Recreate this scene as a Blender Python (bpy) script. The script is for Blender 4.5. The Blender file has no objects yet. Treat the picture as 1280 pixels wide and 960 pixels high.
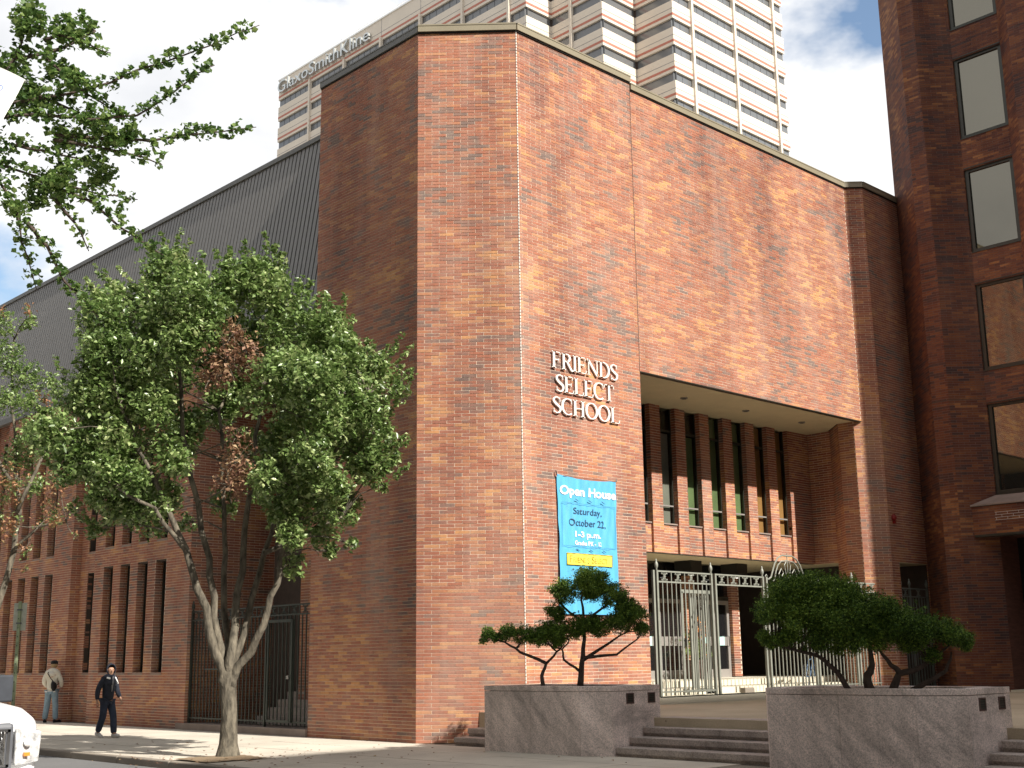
import bpy, bmesh, math, random
import numpy as np
from mathutils import Vector, Matrix
random.seed(7)
rng = np.random.default_rng(7)
S = bpy.context.scene
COL = S.collection
PI = math.pi
# ------------------------------------------------------------------ camera, light, exposure
YAW, PITCH, ROLL = math.radians(46.22), math.radians(12.60), math.radians(-0.79)
F_ = Vector((math.cos(YAW)*math.cos(PITCH), math.sin(YAW)*math.cos(PITCH), math.sin(PITCH)))
R_ = Vector((math.sin(YAW), -math.cos(YAW), 0)); U_ = R_.cross(F_)
R2 = R_*math.cos(ROLL)+U_*math.sin(ROLL); U2 = -R_*math.sin(ROLL)+U_*math.cos(ROLL)
cd = bpy.data.cameras.new('camera'); cam = bpy.data.objects.new('camera', cd); COL.objects.link(cam)
cd.sensor_width = 36; cd.lens = 43.39; cd.clip_start = 0.1; cd.clip_end = 3000
cam.matrix_world = Matrix(((R2.x, U2.x, -F_.x, -16.703), (R2.y, U2.y, -F_.y, -20.428), (R2.z, U2.z, -F_.z, 1.65), (0, 0, 0, 1)))
S.camera = cam
S.view_settings.view_transform = 'Standard'; S.view_settings.look = 'None'
S.view_settings.exposure = 0.68; S.view_settings.gamma = 1
SUN = Vector((0.04, -0.777, 0.629)).normalized()
sl = bpy.data.lights.new('sun', 'SUN'); sl.energy = 5.0; sl.angle = math.radians(0.55); sl.color = (1, 0.94, 0.85)
so = bpy.data.objects.new('sun', sl); COL.objects.link(so)
so.rotation_euler = SUN.to_track_quat('Z', 'Y').to_euler(); so.location = (0, -40, 60)
W = bpy.data.worlds.new('World'); S.world = W; W.use_nodes = True
nt = W.node_tree; nt.nodes.clear()
def nd(nt, t, **k):
    n = nt.nodes.new(t)
    for a, b in k.items():
        if a.startswith('i_'): n.inputs[a[2:].replace('_', ' ')].default_value = b
        else: setattr(n, a, b)
    return n
def ramp(nt, stops, interp='LINEAR'):
    r = nt.nodes.new('ShaderNodeValToRGB'); r.color_ramp.interpolation = interp
    e = r.color_ramp.elements
    while len(e) > 1: e.remove(e[0])
    e[0].position = stops[0][0]; e[0].color = (*stops[0][1], 1) if len(stops[0][1]) == 3 else stops[0][1]
    for p, c in stops[1:]:
        x = e.new(p); x.color = (*c, 1)
    return r
sky = nd(nt, 'ShaderNodeTexSky', sky_type='NISHITA', sun_disc=False, sun_elevation=math.asin(SUN.z), sun_rotation=math.atan2(SUN.x, SUN.y), air_density=1.2, dust_density=1.0)
tc = nd(nt, 'ShaderNodeTexCoord')
mp = nd(nt, 'ShaderNodeMapping'); mp.inputs['Location'].default_value = (-2.11, 4.66, 2.752); mp.inputs['Scale'].default_value = (1, 1, 1.7)
n1 = nd(nt, 'ShaderNodeTexNoise', i_Scale=2.6, i_Detail=7.0, i_Roughness=0.55)
r1 = ramp(nt, [(0.36, (0, 0, 0)), (0.445, (1, 1, 1))])
n2 = nd(nt, 'ShaderNodeTexNoise', i_Scale=5.0, i_Detail=6.0, i_Roughness=0.5)
r2 = ramp(nt, [(0.34, (7.5, 7.65, 7.95)), (0.45, (8.9, 8.95, 9.1)), (0.54, (9.8, 9.8, 9.8))])
mx = nd(nt, 'ShaderNodeMix', data_type='RGBA')
bg = nd(nt, 'ShaderNodeBackground', i_Strength=0.072); wo = nd(nt, 'ShaderNodeOutputWorld')
L = nt.links.new
L(tc.outputs['Generated'], mp.inputs['Vector']); L(mp.outputs[0], n1.inputs['Vector']); L(mp.outputs[0], n2.inputs['Vector'])
L(n1.outputs['Fac'], r1.inputs[0]); L(n2.outputs['Fac'], r2.inputs[0])
L(r1.outputs[0], mx.inputs[0]); sk2 = nd(nt, 'ShaderNodeMix', data_type='RGBA', blend_type='MULTIPLY'); sk2.inputs[0].default_value = 1; sk2.inputs[7].default_value = (1.5, 1.5, 1.5, 1); L(sky.outputs[0], sk2.inputs[6]); L(sk2.outputs[2], mx.inputs[6]); L(r2.outputs[0], mx.inputs[7])
L(mx.outputs[2], bg.inputs[0]); L(bg.outputs[0], wo.inputs[0])

# ------------------------------------------------------------------ materials
def new_mat(name):
    m = bpy.data.materials.new(name); m.use_nodes = True
    return m, m.node_tree, m.node_tree.nodes['Principled BSDF']
def mat(name, col, rough=0.6, metal=0.0, var=0.15, scale=6.0, bump=0.0, bscale=40.0, spec=0.5, emit=None, stretch=(1, 1, 1)):
    """plain procedural surface: base colour varied by noise, with fine relief"""
    m, nt, b = new_mat(name); L = nt.links.new
    tc = nd(nt, 'ShaderNodeTexCoord'); mp = nd(nt, 'ShaderNodeMapping'); mp.inputs['Scale'].default_value = stretch
    L(tc.outputs['Object'], mp.inputs[0])
    n = nd(nt, 'ShaderNodeTexNoise', i_Scale=scale, i_Detail=6.0, i_Roughness=0.6); L(mp.outputs[0], n.inputs['Vector'])
    lo = tuple(c*(1-var) for c in col); hi = tuple(min(1, c*(1+var)) for c in col)
    r = ramp(nt, [(0.3, lo), (0.7, hi)]); L(n.outputs['Fac'], r.inputs[0]); L(r.outputs[0], b.inputs['Base Color'])
    b.inputs['Roughness'].default_value = rough; b.inputs['Metallic'].default_value = metal
    b.inputs['Specular IOR Level'].default_value = spec
    if bump:
        n2 = nd(nt, 'ShaderNodeTexNoise', i_Scale=bscale, i_Detail=4.0); L(mp.outputs[0], n2.inputs['Vector'])
        bp = nd(nt, 'ShaderNodeBump', i_Strength=bump, i_Distance=0.02); L(n2.outputs['Fac'], bp.inputs['Height']); L(bp.outputs[0], b.inputs['Normal'])
    if emit:
        b.inputs['Emission Color'].default_value = (*emit[0], 1); b.inputs['Emission Strength'].default_value = emit[1]
    return m
PAL_A = [(0.0, (0.200, 0.140, 0.119)), (0.10, (0.265, 0.163, 0.128)), (0.20, (0.310, 0.144, 0.102)), (0.32, (0.365, 0.140, 0.085)), (0.42, (0.350, 0.167, 0.117)), (0.53, (0.395, 0.153, 0.092)), (0.64, (0.385, 0.191, 0.128)), (0.77, (0.440, 0.191, 0.102)), (0.89, (0.475, 0.246, 0.136)), (1.0, (0.550, 0.279, 0.123))]
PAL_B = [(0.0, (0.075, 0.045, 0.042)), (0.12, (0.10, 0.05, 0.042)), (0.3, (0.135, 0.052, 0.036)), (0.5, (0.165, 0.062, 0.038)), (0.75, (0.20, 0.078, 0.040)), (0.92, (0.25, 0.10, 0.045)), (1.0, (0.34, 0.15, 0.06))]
def brick_mat(name, src, pal=PAL_A, bloom=0.32):
    m, nt, b = new_mat(name); L = nt.links.new
    g = nd(nt, 'ShaderNodeNewGeometry')
    if src == 'island': rnd = g.outputs['Random Per Island']
    else: rnd = nd(nt, 'ShaderNodeObjectInfo').outputs['Random']
    n = nd(nt, 'ShaderNodeTexNoise', i_Scale=0.55, i_Detail=3.0, i_Roughness=0.6); L(g.outputs['Position'], n.inputs['Vector'])
    n.inputs['Distortion'].default_value = 0.6
    # a brick's own colour leans with the patch of wall it came from
    a = nd(nt, 'ShaderNodeMath', operation='MULTIPLY_ADD'); L(n.outputs['Fac'], a.inputs[0]); a.inputs[1].default_value = 1.7; a.inputs[2].default_value = -0.74
    s = nd(nt, 'ShaderNodeMath', operation='MULTIPLY_ADD'); L(a.outputs[0], s.inputs[2]); L(rnd, s.inputs[0]); s.inputs[1].default_value = 0.8
    r = ramp(nt, pal)
    L(s.outputs[0], r.inputs[0])
    f = nd(nt, 'ShaderNodeTexNoise', i_Scale=22.0, i_Detail=5.0, i_Roughness=0.65); L(g.outputs['Position'], f.inputs['Vector'])
    fr = ramp(nt, [(0.25, (0.78, 0.78, 0.8)), (0.75, (1.16, 1.14, 1.12))]); L(f.outputs['Fac'], fr.inputs[0])
    mu = nd(nt, 'ShaderNodeMix', data_type='RGBA', blend_type='MULTIPLY'); mu.inputs[0].default_value = 1
    L(r.outputs[0], mu.inputs[6]); L(fr.outputs[0], mu.inputs[7])
    # pale lime bloom washed down the walls in streaks
    mp = nd(nt, 'ShaderNodeMapping'); mp.inputs['Scale'].default_value = (0.8, 0.8, 0.16); L(g.outputs['Position'], mp.inputs[0])
    e = nd(nt, 'ShaderNodeTexNoise', i_Scale=1.3, i_Detail=5.0, i_Roughness=0.6); L(mp.outputs[0], e.inputs['Vector'])
    er = ramp(nt, [(0.50, (0, 0, 0)), (0.78, (bloom,)*3)]); L(e.outputs['Fac'], er.inputs[0])
    m2 = nd(nt, 'ShaderNodeMix', data_type='RGBA'); L(er.outputs[0], m2.inputs[0]); L(mu.outputs[2], m2.inputs[6]); m2.inputs[7].default_value = (0.50, 0.40, 0.34, 1)
    # soot and damp in broad vertical drifts
    mp3 = nd(nt, 'ShaderNodeMapping'); mp3.inputs['Scale'].default_value = (0.55, 0.55, 0.10); mp3.inputs['Location'].default_value = (3, 1, 7); L(g.outputs['Position'], mp3.inputs[0])
    q = nd(nt, 'ShaderNodeTexNoise', i_Scale=1.0, i_Detail=5.0, i_Roughness=0.6); L(mp3.outputs[0], q.inputs['Vector'])
    qr = ramp(nt, [(0.34, (0.72, 0.68, 0.70)), (0.5, (1, 1, 1)), (0.7, (1.06, 1.05, 1.03))]); L(q.outputs['Fac'], qr.inputs[0])
    m4 = nd(nt, 'ShaderNodeMix', data_type='RGBA', blend_type='MULTIPLY'); m4.inputs[0].default_value = 1; L(m2.outputs[2], m4.inputs[6]); L(qr.outputs[0], m4.inputs[7])
    L(m4.outputs[2], b.inputs['Base Color']); b.inputs['Roughness'].default_value = 0.78; b.inputs['Specular IOR Level'].default_value = 0.3
    bp = nd(nt, 'ShaderNodeBump', i_Strength=0.5, i_Distance=0.004); L(f.outputs['Fac'], bp.inputs['Height']); L(bp.outputs[0], b.inputs['Normal'])
    return m
def granite_mat(name, col, vein=0.25):
    m, nt, b = new_mat(name); L = nt.links.new
    g = nd(nt, 'ShaderNodeNewGeometry')
    m0 = nd(nt, 'ShaderNodeMapping'); m0.inputs['Rotation'].default_value = (-0.8, 0.0, 0.0); L(g.outputs['Position'], m0.inputs[0])
    mp = nd(nt, 'ShaderNodeMapping'); mp.inputs['Scale'].default_value = (0.9, 0.5, 2.6); L(m0.outputs[0], mp.inputs[0])
    v = nd(nt, 'ShaderNodeTexNoise', i_Scale=1.4, i_Detail=8.0, i_Roughness=0.66, i_Distortion=0.35); L(mp.outputs[0], v.inputs['Vector'])
    vr = ramp(nt, [(0.30, tuple(c*(1-1.4*vein) for c in col)), (0.5, col), (0.72, tuple(c*(1+vein) for c in col))]); L(v.outputs['Fac'], vr.inputs[0])
    s = nd(nt, 'ShaderNodeTexVoronoi', i_Scale=70.0); L(g.outputs['Position'], s.inputs['Vector'])
    sr = ramp(nt, [(0.0, (0.62, 0.6, 0.6)), (0.45, (1.0, 1, 1)), (0.9, (1.35, 1.3, 1.3))]); L(s.outputs['Color'], sr.inputs[0])
    mu = nd(nt, 'ShaderNodeMix', data_type='RGBA', blend_type='MULTIPLY'); mu.inputs[0].default_value = 1
    L(vr.outputs[0], mu.inputs[6]); L(sr.outputs[0], mu.inputs[7]); 
    # rain staining
    mp2 = nd(nt, 'ShaderNodeMapping'); mp2.inputs['Scale'].default_value = (2.5, 2.5, 0.25); L(g.outputs['Position'], mp2.inputs[0])
    w = nd(nt, 'ShaderNodeTexNoise', i_Scale=1.6, i_Detail=5.0); L(mp2.outputs[0], w.inputs['Vector'])
    wr = ramp(nt, [(0.3, (0.82, 0.82, 0.82)), (0.6, (1.05, 1.05, 1.05))]); L(w.outputs['Fac'], wr.inputs[0])
    m3 = nd(nt, 'ShaderNodeMix', data_type='RGBA', blend_type='MULTIPLY'); m3.inputs[0].default_value = 1
    L(mu.outputs[2], m3.inputs[6]); L(wr.outputs[0], m3.inputs[7]); L(m3.outputs[2], b.inputs['Base Color'])
    b.inputs['Roughness'].default_value = 0.55
    return m
def ground_mat(name, col, rough=0.9, patch=0.18, fine=0.16, crack=True):
    m, nt, b = new_mat(name); L = nt.links.new
    g = nd(nt, 'ShaderNodeNewGeometry')
    a = nd(nt, 'ShaderNodeTexNoise', i_Scale=0.5, i_Detail=8.0, i_Roughness=0.6); L(g.outputs['Position'], a.inputs['Vector'])
    ar = ramp(nt, [(0.3, tuple(c*(1-patch) for c in col)), (0.7, tuple(c*(1+patch) for c in col))]); L(a.outputs['Fac'], ar.inputs[0])
    f = nd(nt, 'ShaderNodeTexNoise', i_Scale=60.0, i_Detail=4.0, i_Roughness=0.7); L(g.outputs['Position'], f.inputs['Vector'])
    fr = ramp(nt, [(0.3, (1-fine,)*3), (0.7, (1+fine,)*3)]); L(f.outputs['Fac'], fr.inputs[0])
    mu = nd(nt, 'ShaderNodeMix', data_type='RGBA', blend_type='MULTIPLY'); mu.inputs[0].default_value = 1
    L(ar.outputs[0], mu.inputs[6]); L(fr.outputs[0], mu.inputs[7])
    sp = nd(nt, 'ShaderNodeTexVoronoi', i_Scale=2.3); L(g.outputs['Position'], sp.inputs['Vector'])
    sr = ramp(nt, [(0.035, (0.6, 0.6, 0.6)), (0.06, (1, 1, 1))]); L(sp.outputs['Distance'], sr.inputs[0])
    m3 = nd(nt, 'ShaderNodeMix', data_type='RGBA', blend_type='MULTIPLY'); m3.inputs[0].default_value = 1
    L(mu.outputs[2], m3.inputs[6]); L(sr.outputs[0], m3.inputs[7]); L(m3.outputs[2], b.inputs['Base Color'])
    b.inputs['Roughness'].default_value = rough; b.inputs['Specular IOR Level'].default_value = 0.25
    bp = nd(nt, 'ShaderNodeBump', i_Strength=0.4, i_Distance=0.004); L(f.outputs['Fac'], bp.inputs['Height']); L(bp.outputs[0], b.inputs['Normal'])
    return m
def glass_mat(name, col, rough=0.03, spec=0.9, wob=0.0):
    m, nt, b = new_mat(name); L = nt.links.new
    b.inputs['Base Color'].default_value = (*col, 1); b.inputs['Roughness'].default_value = rough
    b.inputs['IOR'].default_value = 1.55; b.inputs['Specular IOR Level'].default_value = spec
    g = nd(nt, 'ShaderNodeNewGeometry'); n = nd(nt, 'ShaderNodeTexNoise', i_Scale=0.9, i_Detail=2.0); L(g.outputs['Position'], n.inputs['Vector'])
    bp = nd(nt, 'ShaderNodeBump', i_Strength=wob or 0.03, i_Distance=0.02); L(n.outputs['Fac'], bp.inputs['Height']); L(bp.outputs[0], b.inputs['Normal'])
    return m
def pane_mat(name, tint):
    """window glass you can see through: mirror at grazing angles, clear otherwise"""
    m = bpy.data.materials.new(name); m.use_nodes = True; nt = m.node_tree; nt.nodes.clear(); L = nt.links.new
    fr = nd(nt, 'ShaderNodeFresnel', i_IOR=1.5); t = nd(nt, 'ShaderNodeBsdfTransparent'); t.inputs[0].default_value = (*tint, 1)
    gl = nd(nt, 'ShaderNodeBsdfGlossy', i_Roughness=0.02); mxs = nd(nt, 'ShaderNodeMixShader'); o = nd(nt, 'ShaderNodeOutputMaterial')
    n = nd(nt, 'ShaderNodeTexNoise', i_Scale=0.8); bp = nd(nt, 'ShaderNodeBump', i_Strength=0.03, i_Distance=0.02); L(n.outputs['Fac'], bp.inputs['Height']); L(bp.outputs[0], gl.inputs['Normal'])
    L(fr.outputs[0], mxs.inputs[0]); L(t.outputs[0], mxs.inputs[1]); L(gl.outputs[0], mxs.inputs[2]); L(mxs.outputs[0], o.inputs[0])
    return m
def leaf_mat(name, stops, trans=0.35, rough=0.42, spec=0.5):
    m, nt, b = new_mat(name); L = nt.links.new
    g = nd(nt, 'ShaderNodeNewGeometry'); r = ramp(nt, stops); 
    n = nd(nt, 'ShaderNodeTexNoise', i_Scale=1.1, i_Detail=3.0); L(g.outputs['Position'], n.inputs['Vector'])
    s = nd(nt, 'ShaderNodeMath', operation='MULTIPLY_ADD'); L(n.outputs['Fac'], s.inputs[0]); s.inputs[1].default_value = 0.9; s.inputs[2].default_value = -0.45
    a = nd(nt, 'ShaderNodeMath', operation='ADD'); L(s.outputs[0], a.inputs[0]); L(g.outputs['Random Per Island'], a.inputs[1])
    L(a.outputs[0], r.inputs[0]); L(r.outputs[0], b.inputs['Base Color'])
    b.inputs['Roughness'].default_value = rough; b.inputs['Specular IOR Level'].default_value = spec
    tr = nd(nt, 'ShaderNodeBsdfTranslucent'); L(r.outputs[0], tr.inputs[0])
    ms = nd(nt, 'ShaderNodeMixShader'); ms.inputs[0].default_value = trans; o = nt.nodes['Material Output']
    L(b.outputs[0], ms.inputs[1]); L(tr.outputs[0], ms.inputs[2]); L(ms.outputs[0], o.inputs[0])
    return m
M = {}
M['brick'] = brick_mat('fired brick', 'island'); M['brick1'] = brick_mat('fired brick single', 'object')
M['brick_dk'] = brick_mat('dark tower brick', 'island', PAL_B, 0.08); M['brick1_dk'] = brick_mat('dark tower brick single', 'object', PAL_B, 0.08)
M['mortar_dk'] = mat('dark tower mortar', (0.17, 0.12, 0.095), 0.95, var=0.2, scale=0.7)  # tower mortar, a darker tone than the school's, like its brick
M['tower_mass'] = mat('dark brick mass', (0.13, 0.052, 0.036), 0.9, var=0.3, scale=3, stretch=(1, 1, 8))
M['mortar'] = mat('lime mortar', (0.74, 0.62, 0.49), 0.95, var=0.14, scale=0.7, bump=0.3)
M['core'] = mat('building core', (0.08, 0.06, 0.05), 0.95)
M['coping'] = mat('tan metal coping', (0.25, 0.22, 0.155), 0.45, var=0.08, scale=1.5)
M['coping_dk'] = mat('dark trim and shaded coping', (0.13, 0.13, 0.12), 0.5, var=0.1)  # tone also carries the shade of the left coping
M['soffit'] = mat('painted stucco soffit', (0.60, 0.52, 0.34), 0.9, var=0.06, scale=2.0, bump=0.2, bscale=90)
M['roof'] = mat('ribbed roof metal', (0.05, 0.047, 0.045), 0.5, metal=0.25, var=0.1, scale=0.6)
M['roofrib'] = mat('roof rib metal', (0.175, 0.168, 0.158), 0.5, metal=0.2, var=0.08)
M['sealant'] = mat('white sealant', (0.66, 0.62, 0.57), 0.8, var=0.2, scale=12)
M['sealant_dk'] = mat('dark joint sealant', (0.10, 0.07, 0.055), 0.9)
M['granite'] = granite_mat('pinkish grey granite', (0.68, 0.59, 0.545), 0.32)
M['granite_st'] = granite_mat('step granite', (0.40, 0.345, 0.31), 0.2)
M['concrete'] = ground_mat('sidewalk concrete', (0.56, 0.51, 0.43))
M['plaza'] = ground_mat('exposed aggregate plaza', (0.46, 0.385, 0.28))
M['curb'] = ground_mat('curb stone', (0.27, 0.235, 0.195))
M['asphalt'] = ground_mat('street asphalt', (0.155, 0.155, 0.155), patch=0.12)
M['earth'] = ground_mat('bare earth', (0.23, 0.17, 0.11), patch=0.3, fine=0.35)
M['ground'] = ground_mat('city ground', (0.2, 0.19, 0.17))
M['white_stone'] = ground_mat('white entrance paving', (0.62, 0.58, 0.47), patch=0.07)
M['bronze'] = mat('dark bronze frame', (0.045, 0.045, 0.035), 0.45, metal=0.3)
M['alu'] = mat('grey anodised frame', (0.34, 0.32, 0.30), 0.45, metal=0.35, var=0.06)
M['gatem'] = mat('painted grey steel', (0.27, 0.28, 0.24), 0.5, metal=0.1, var=0.12, scale=9)
M['gatemid'] = mat('grey green steel', (0.13, 0.14, 0.12), 0.5, metal=0.1, var=0.15)
M['gatedk'] = mat('painted dark green steel', (0.045, 0.055, 0.045), 0.45, metal=0.2, var=0.2)
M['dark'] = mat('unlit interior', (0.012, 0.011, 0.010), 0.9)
M['glass_dark'] = glass_mat('dark glazing', (0.012, 0.012, 0.013))
M['glass_mirror'] = glass_mat('grey tinted glazing', (0.02, 0.022, 0.02), spec=1.0, wob=0.05)
M['glass_mirror'].node_tree.nodes['Principled BSDF'].inputs['IOR'].default_value = 1.8; M['glass_mirror'].node_tree.nodes['Principled BSDF'].inputs['Specular Tint'].default_value = (1.0, 0.93, 0.76, 1)
M['pane'] = pane_mat('clear pane', (0.75, 0.78, 0.75))
M['backing_g'] = mat('green curtain', (0.20, 0.27, 0.12), 0.9, var=0.2, scale=1.2)
M['backing_o'] = mat('amber curtain', (0.50, 0.26, 0.09), 0.9, var=0.2, scale=1.2)
M['backing_w'] = mat('grey curtain', (0.30, 0.29, 0.25), 0.9, var=0.2, scale=1.2)
M['letter'] = mat('white enamelled letter', (0.82, 0.80, 0.76), 0.4, var=0.04)
M['letter_dk'] = mat('letter return', (0.23, 0.22, 0.20), 0.5)
M['banner'] = mat('blue banner vinyl', (0.10, 0.41, 0.67), 0.55, var=0.10, scale=3.0, stretch=(3, 3, 0.6))
M['white'] = mat('white print', (0.85, 0.85, 0.83), 0.5, var=0.03)
M['navy'] = mat('dark navy print', (0.03, 0.08, 0.16), 0.5, var=0.05)
M['yellow'] = mat('yellow print', (0.80, 0.72, 0.10), 0.5, var=0.04)
M['gold'] = mat('ochre print', (0.38, 0.27, 0.03), 0.5, var=0.05)
M['bark'] = mat('pale pear bark', (0.125, 0.108, 0.08), 0.92, var=0.75, scale=4.5, bump=1.0, bscale=11, stretch=(2.6, 2.6, 0.9))
M['mirror_shell'] = mat('dark mirror shell', (0.05, 0.055, 0.065), 0.7, spec=0.2)
M['bark_dk'] = mat('dark juniper bark', (0.075, 0.055, 0.045), 0.95, var=0.3, scale=12, bump=0.8, bscale=30)
M['leaf'] = leaf_mat('pear leaf', [(0.0, (0.075, 0.135, 0.03)), (0.4, (0.18, 0.275, 0.08)), (0.8, (0.28, 0.385, 0.13)), (1.0, (0.46, 0.53, 0.24))], 0.33, 0.36, 0.8)
M['leafb'] = leaf_mat('withered leaf', [(0.0, (0.17, 0.085, 0.055)), (0.5, (0.33, 0.18, 0.11)), (1.0, (0.44, 0.31, 0.17))], 0.3, 0.6)
M['leafo'] = leaf_mat('turning leaf', [(0.0, (0.10, 0.13, 0.04)), (0.45, (0.36, 0.20, 0.10)), (1.0, (0.46, 0.22, 0.12))], 0.35, 0.5)
M['ginkgo'] = leaf_mat('ginkgo leaf', [(0.0, (0.05, 0.105, 0.03)), (0.5, (0.125, 0.22, 0.055)), (1.0, (0.26, 0.36, 0.11))], 0.45, 0.45)
M['juniper'] = leaf_mat('juniper spray', [(0.0, (0.025, 0.06, 0.010)), (0.5, (0.085, 0.17, 0.024)), (1.0, (0.27, 0.40, 0.06))], 0.15, 0.6, 0.3)
M['cream'] = mat('cream precast concrete', (0.62, 0.55, 0.46), 0.85, var=0.05, scale=0.25, bump=0.1)
M['redline'] = mat('red granite stripe', (0.42, 0.15, 0.105), 0.7, var=0.08)
M['tglass'] = glass_mat('tower glazing', (0.13, 0.135, 0.14), 0.18, 0.6)
M['steel_letter'] = mat('brushed steel letter', (0.55, 0.57, 0.56), 0.35, metal=0.8)
M['black'] = mat('black plastic', (0.015, 0.015, 0.015), 0.5)
M['tyre'] = mat('tyre rubber', (0.02, 0.02, 0.02), 0.85)
M['paint_w'] = mat('white car paint', (0.80, 0.80, 0.80), 0.22, var=0.02, spec=0.6)
M['chrome'] = mat('chrome', (0.6, 0.6, 0.6), 0.2, metal=1.0, var=0.05)
M['greyplas'] = mat('grey plastic', (0.12, 0.125, 0.14), 0.5)
M['lens'] = mat('headlight lens', (0.55, 0.55, 0.55), 0.12, var=0.6, scale=14, spec=0.9)
M['amber'] = mat('amber lens', (0.7, 0.25, 0.04), 0.3)
M['red'] = mat('red enamel', (0.22, 0.012, 0.012), 0.4)
M['stone_bld'] = mat('plain grey stone', (0.17, 0.155, 0.14), 0.9, var=0.15, scale=0.2)
M['lime'] = mat('limestone ledge', (0.27, 0.215, 0.185), 0.85, var=0.15, scale=3)

# ------------------------------------------------------------------ building blocks
def wl(p):
    v = Vector((0, 0, 0))
    while p is not None: v = v+p.location; p = p.parent
    return v
def finish(o, parent=None, label=None, cat=None, group=None, kind=None):
    if parent is not None: o.parent = parent
    if label: o['label'] = label
    if cat: o['category'] = cat
    if group: o['group'] = group
    if kind: o['kind'] = kind
    return o
def thing(name, label, cat, loc=(0, 0, 0), rz=0, group=None, kind=None):
    o = bpy.data.objects.new(name, None); COL.objects.link(o); o.location = loc; o.rotation_euler = (0, 0, rz)
    o.empty_display_size = 0.2
    return finish(o, None, label, cat, group, kind)
class MB:
    def __init__(s): s.v = []; s.f = []; s.m = []
    def poly(s, pts, mi=0):
        n = len(s.v); s.v += [tuple(p) for p in pts]; s.f.append(tuple(range(n, n+len(pts)))); s.m.append(mi)
    def hexa(s, c, mi=0, skip=()):
        n = len(s.v); s.v += [tuple(p) for p in c]
        fs = [(0, 3, 2, 1), (4, 5, 6, 7), (0, 1, 5, 4), (1, 2, 6, 5), (2, 3, 7, 6), (3, 0, 4, 7)]
        for i, f in enumerate(fs):
            if i not in skip: s.f.append(tuple(n+k for k in f)); s.m.append(mi)
    def box(s, a, b, mi=0, skip=()):
        x0, y0, z0 = (min(a[i], b[i]) for i in range(3)); x1, y1, z1 = (max(a[i], b[i]) for i in range(3))
        s.hexa([(x0, y0, z0), (x1, y0, z0), (x1, y1, z0), (x0, y1, z0), (x0, y0, z1), (x1, y0, z1), (x1, y1, z1), (x0, y1, z1)], mi, skip)
    def obox(s, o, u, v, w, mi=0):
        o, u, v, w = Vector(o), Vector(u), Vector(v), Vector(w)
        s.hexa([o, o+u, o+u+v, o+v, o+w, o+u+w, o+u+v+w, o+v+w], mi)
    def prism(s, poly, z0, z1, mi=0):
        a = sum(poly[i][0]*poly[(i+1) % len(poly)][1]-poly[(i+1) % len(poly)][0]*poly[i][1] for i in range(len(poly)))
        if a < 0: poly = poly[::-1]
        n = len(s.v); k = len(poly)
        s.v += [(x, y, z0) for x, y in poly]+[(x, y, z1) for x, y in poly]
        s.f.append(tuple(range(n+k-1, n-1, -1))); s.m.append(mi); s.f.append(tuple(range(n+k, n+2*k))); s.m.append(mi)
        for i in range(k):
            j = (i+1) % k; s.f.append((n+i, n+j, n+k+j, n+k+i)); s.m.append(mi)
    def tube(s, pts, rad, n=8, mi=0, cap=True, squash=1.0):
        pts = [Vector(p) for p in pts]; b = len(s.v); prev = None
        if not hasattr(rad, '__len__'): rad = [rad]*len(pts)
        for i, p in enumerate(pts):
            d = (pts[min(i+1, len(pts)-1)]-pts[max(i-1, 0)]).normalized()
            if prev is None:
                a = Vector((1, 0, 0)) if abs(d.x) < 0.8 else Vector((0, 1, 0)); x = d.cross(a).normalized()
            else: x = (prev-d*prev.dot(d)).normalized()
            prev = x; y = d.cross(x)
            for k in range(n):
                t = 2*PI*k/n; s.v.append(tuple(p+(x*math.cos(t)+y*math.sin(t)*squash)*rad[i]))
        for i in range(len(pts)-1):
            for k in range(n):
                k2 = (k+1) % n; s.f.append((b+i*n+k, b+i*n+k2, b+(i+1)*n+k2, b+(i+1)*n+k)); s.m.append(mi)
        if cap:
            s.f.append(tuple(b+k for k in range(n-1, -1, -1))); s.m.append(mi)
            e = b+(len(pts)-1)*n; s.f.append(tuple(e+k for k in range(n))); s.m.append(mi)
    def lathe(s, prof, c=(0, 0, 0), n=12, mi=0):
        b = len(s.v)
        for r, z in prof:
            for k in range(n): s.v.append((c[0]+r*math.cos(2*PI*k/n), c[1]+r*math.sin(2*PI*k/n), c[2]+z))
        for i in range(len(prof)-1):
            for k in range(n):
                k2 = (k+1) % n; s.f.append((b+i*n+k, b+i*n+k2, b+(i+1)*n+k2, b+(i+1)*n+k)); s.m.append(mi)
        s.f.append(tuple(b+k for k in range(n-1, -1, -1))); s.m.append(mi)
        e = b+(len(prof)-1)*n; s.f.append(tuple(e+k for k in range(n))); s.m.append(mi)
    def mesh(s, name, mats):
        me = bpy.data.meshes.new(name); me.from_pydata(s.v, [], s.f)
        for m in (mats if isinstance(mats, (list, tuple)) else [mats]): me.materials.append(M[m] if isinstance(m, str) else m)
        me.polygons.foreach_set('material_index', s.m); me.update(); return me
    def build(s, name, mats, parent=None, world=True, smooth=False, bevel=0, **k):
        me = s.mesh(name, mats); o = bpy.data.objects.new(name, me); COL.objects.link(o)
        if parent is not None and world: o.location = -wl(parent)
        if smooth: me.polygons.foreach_set('use_smooth', [True]*len(me.polygons))
        if bevel:
            b = o.modifiers.new('bevel', 'BEVEL'); b.width = bevel; b.segments = 2; b.limit_method = 'ANGLE'
        return finish(o, parent, **k)
def quad_part(name, m, parent, a, b_, **k):
    q = MB(); q.poly([(a[0], a[1], a[2]), (b_[0], a[1], a[2]), (b_[0], a[1], b_[2]), (a[0], a[1], b_[2])]); return q.build(name, m, parent, **k)
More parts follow.
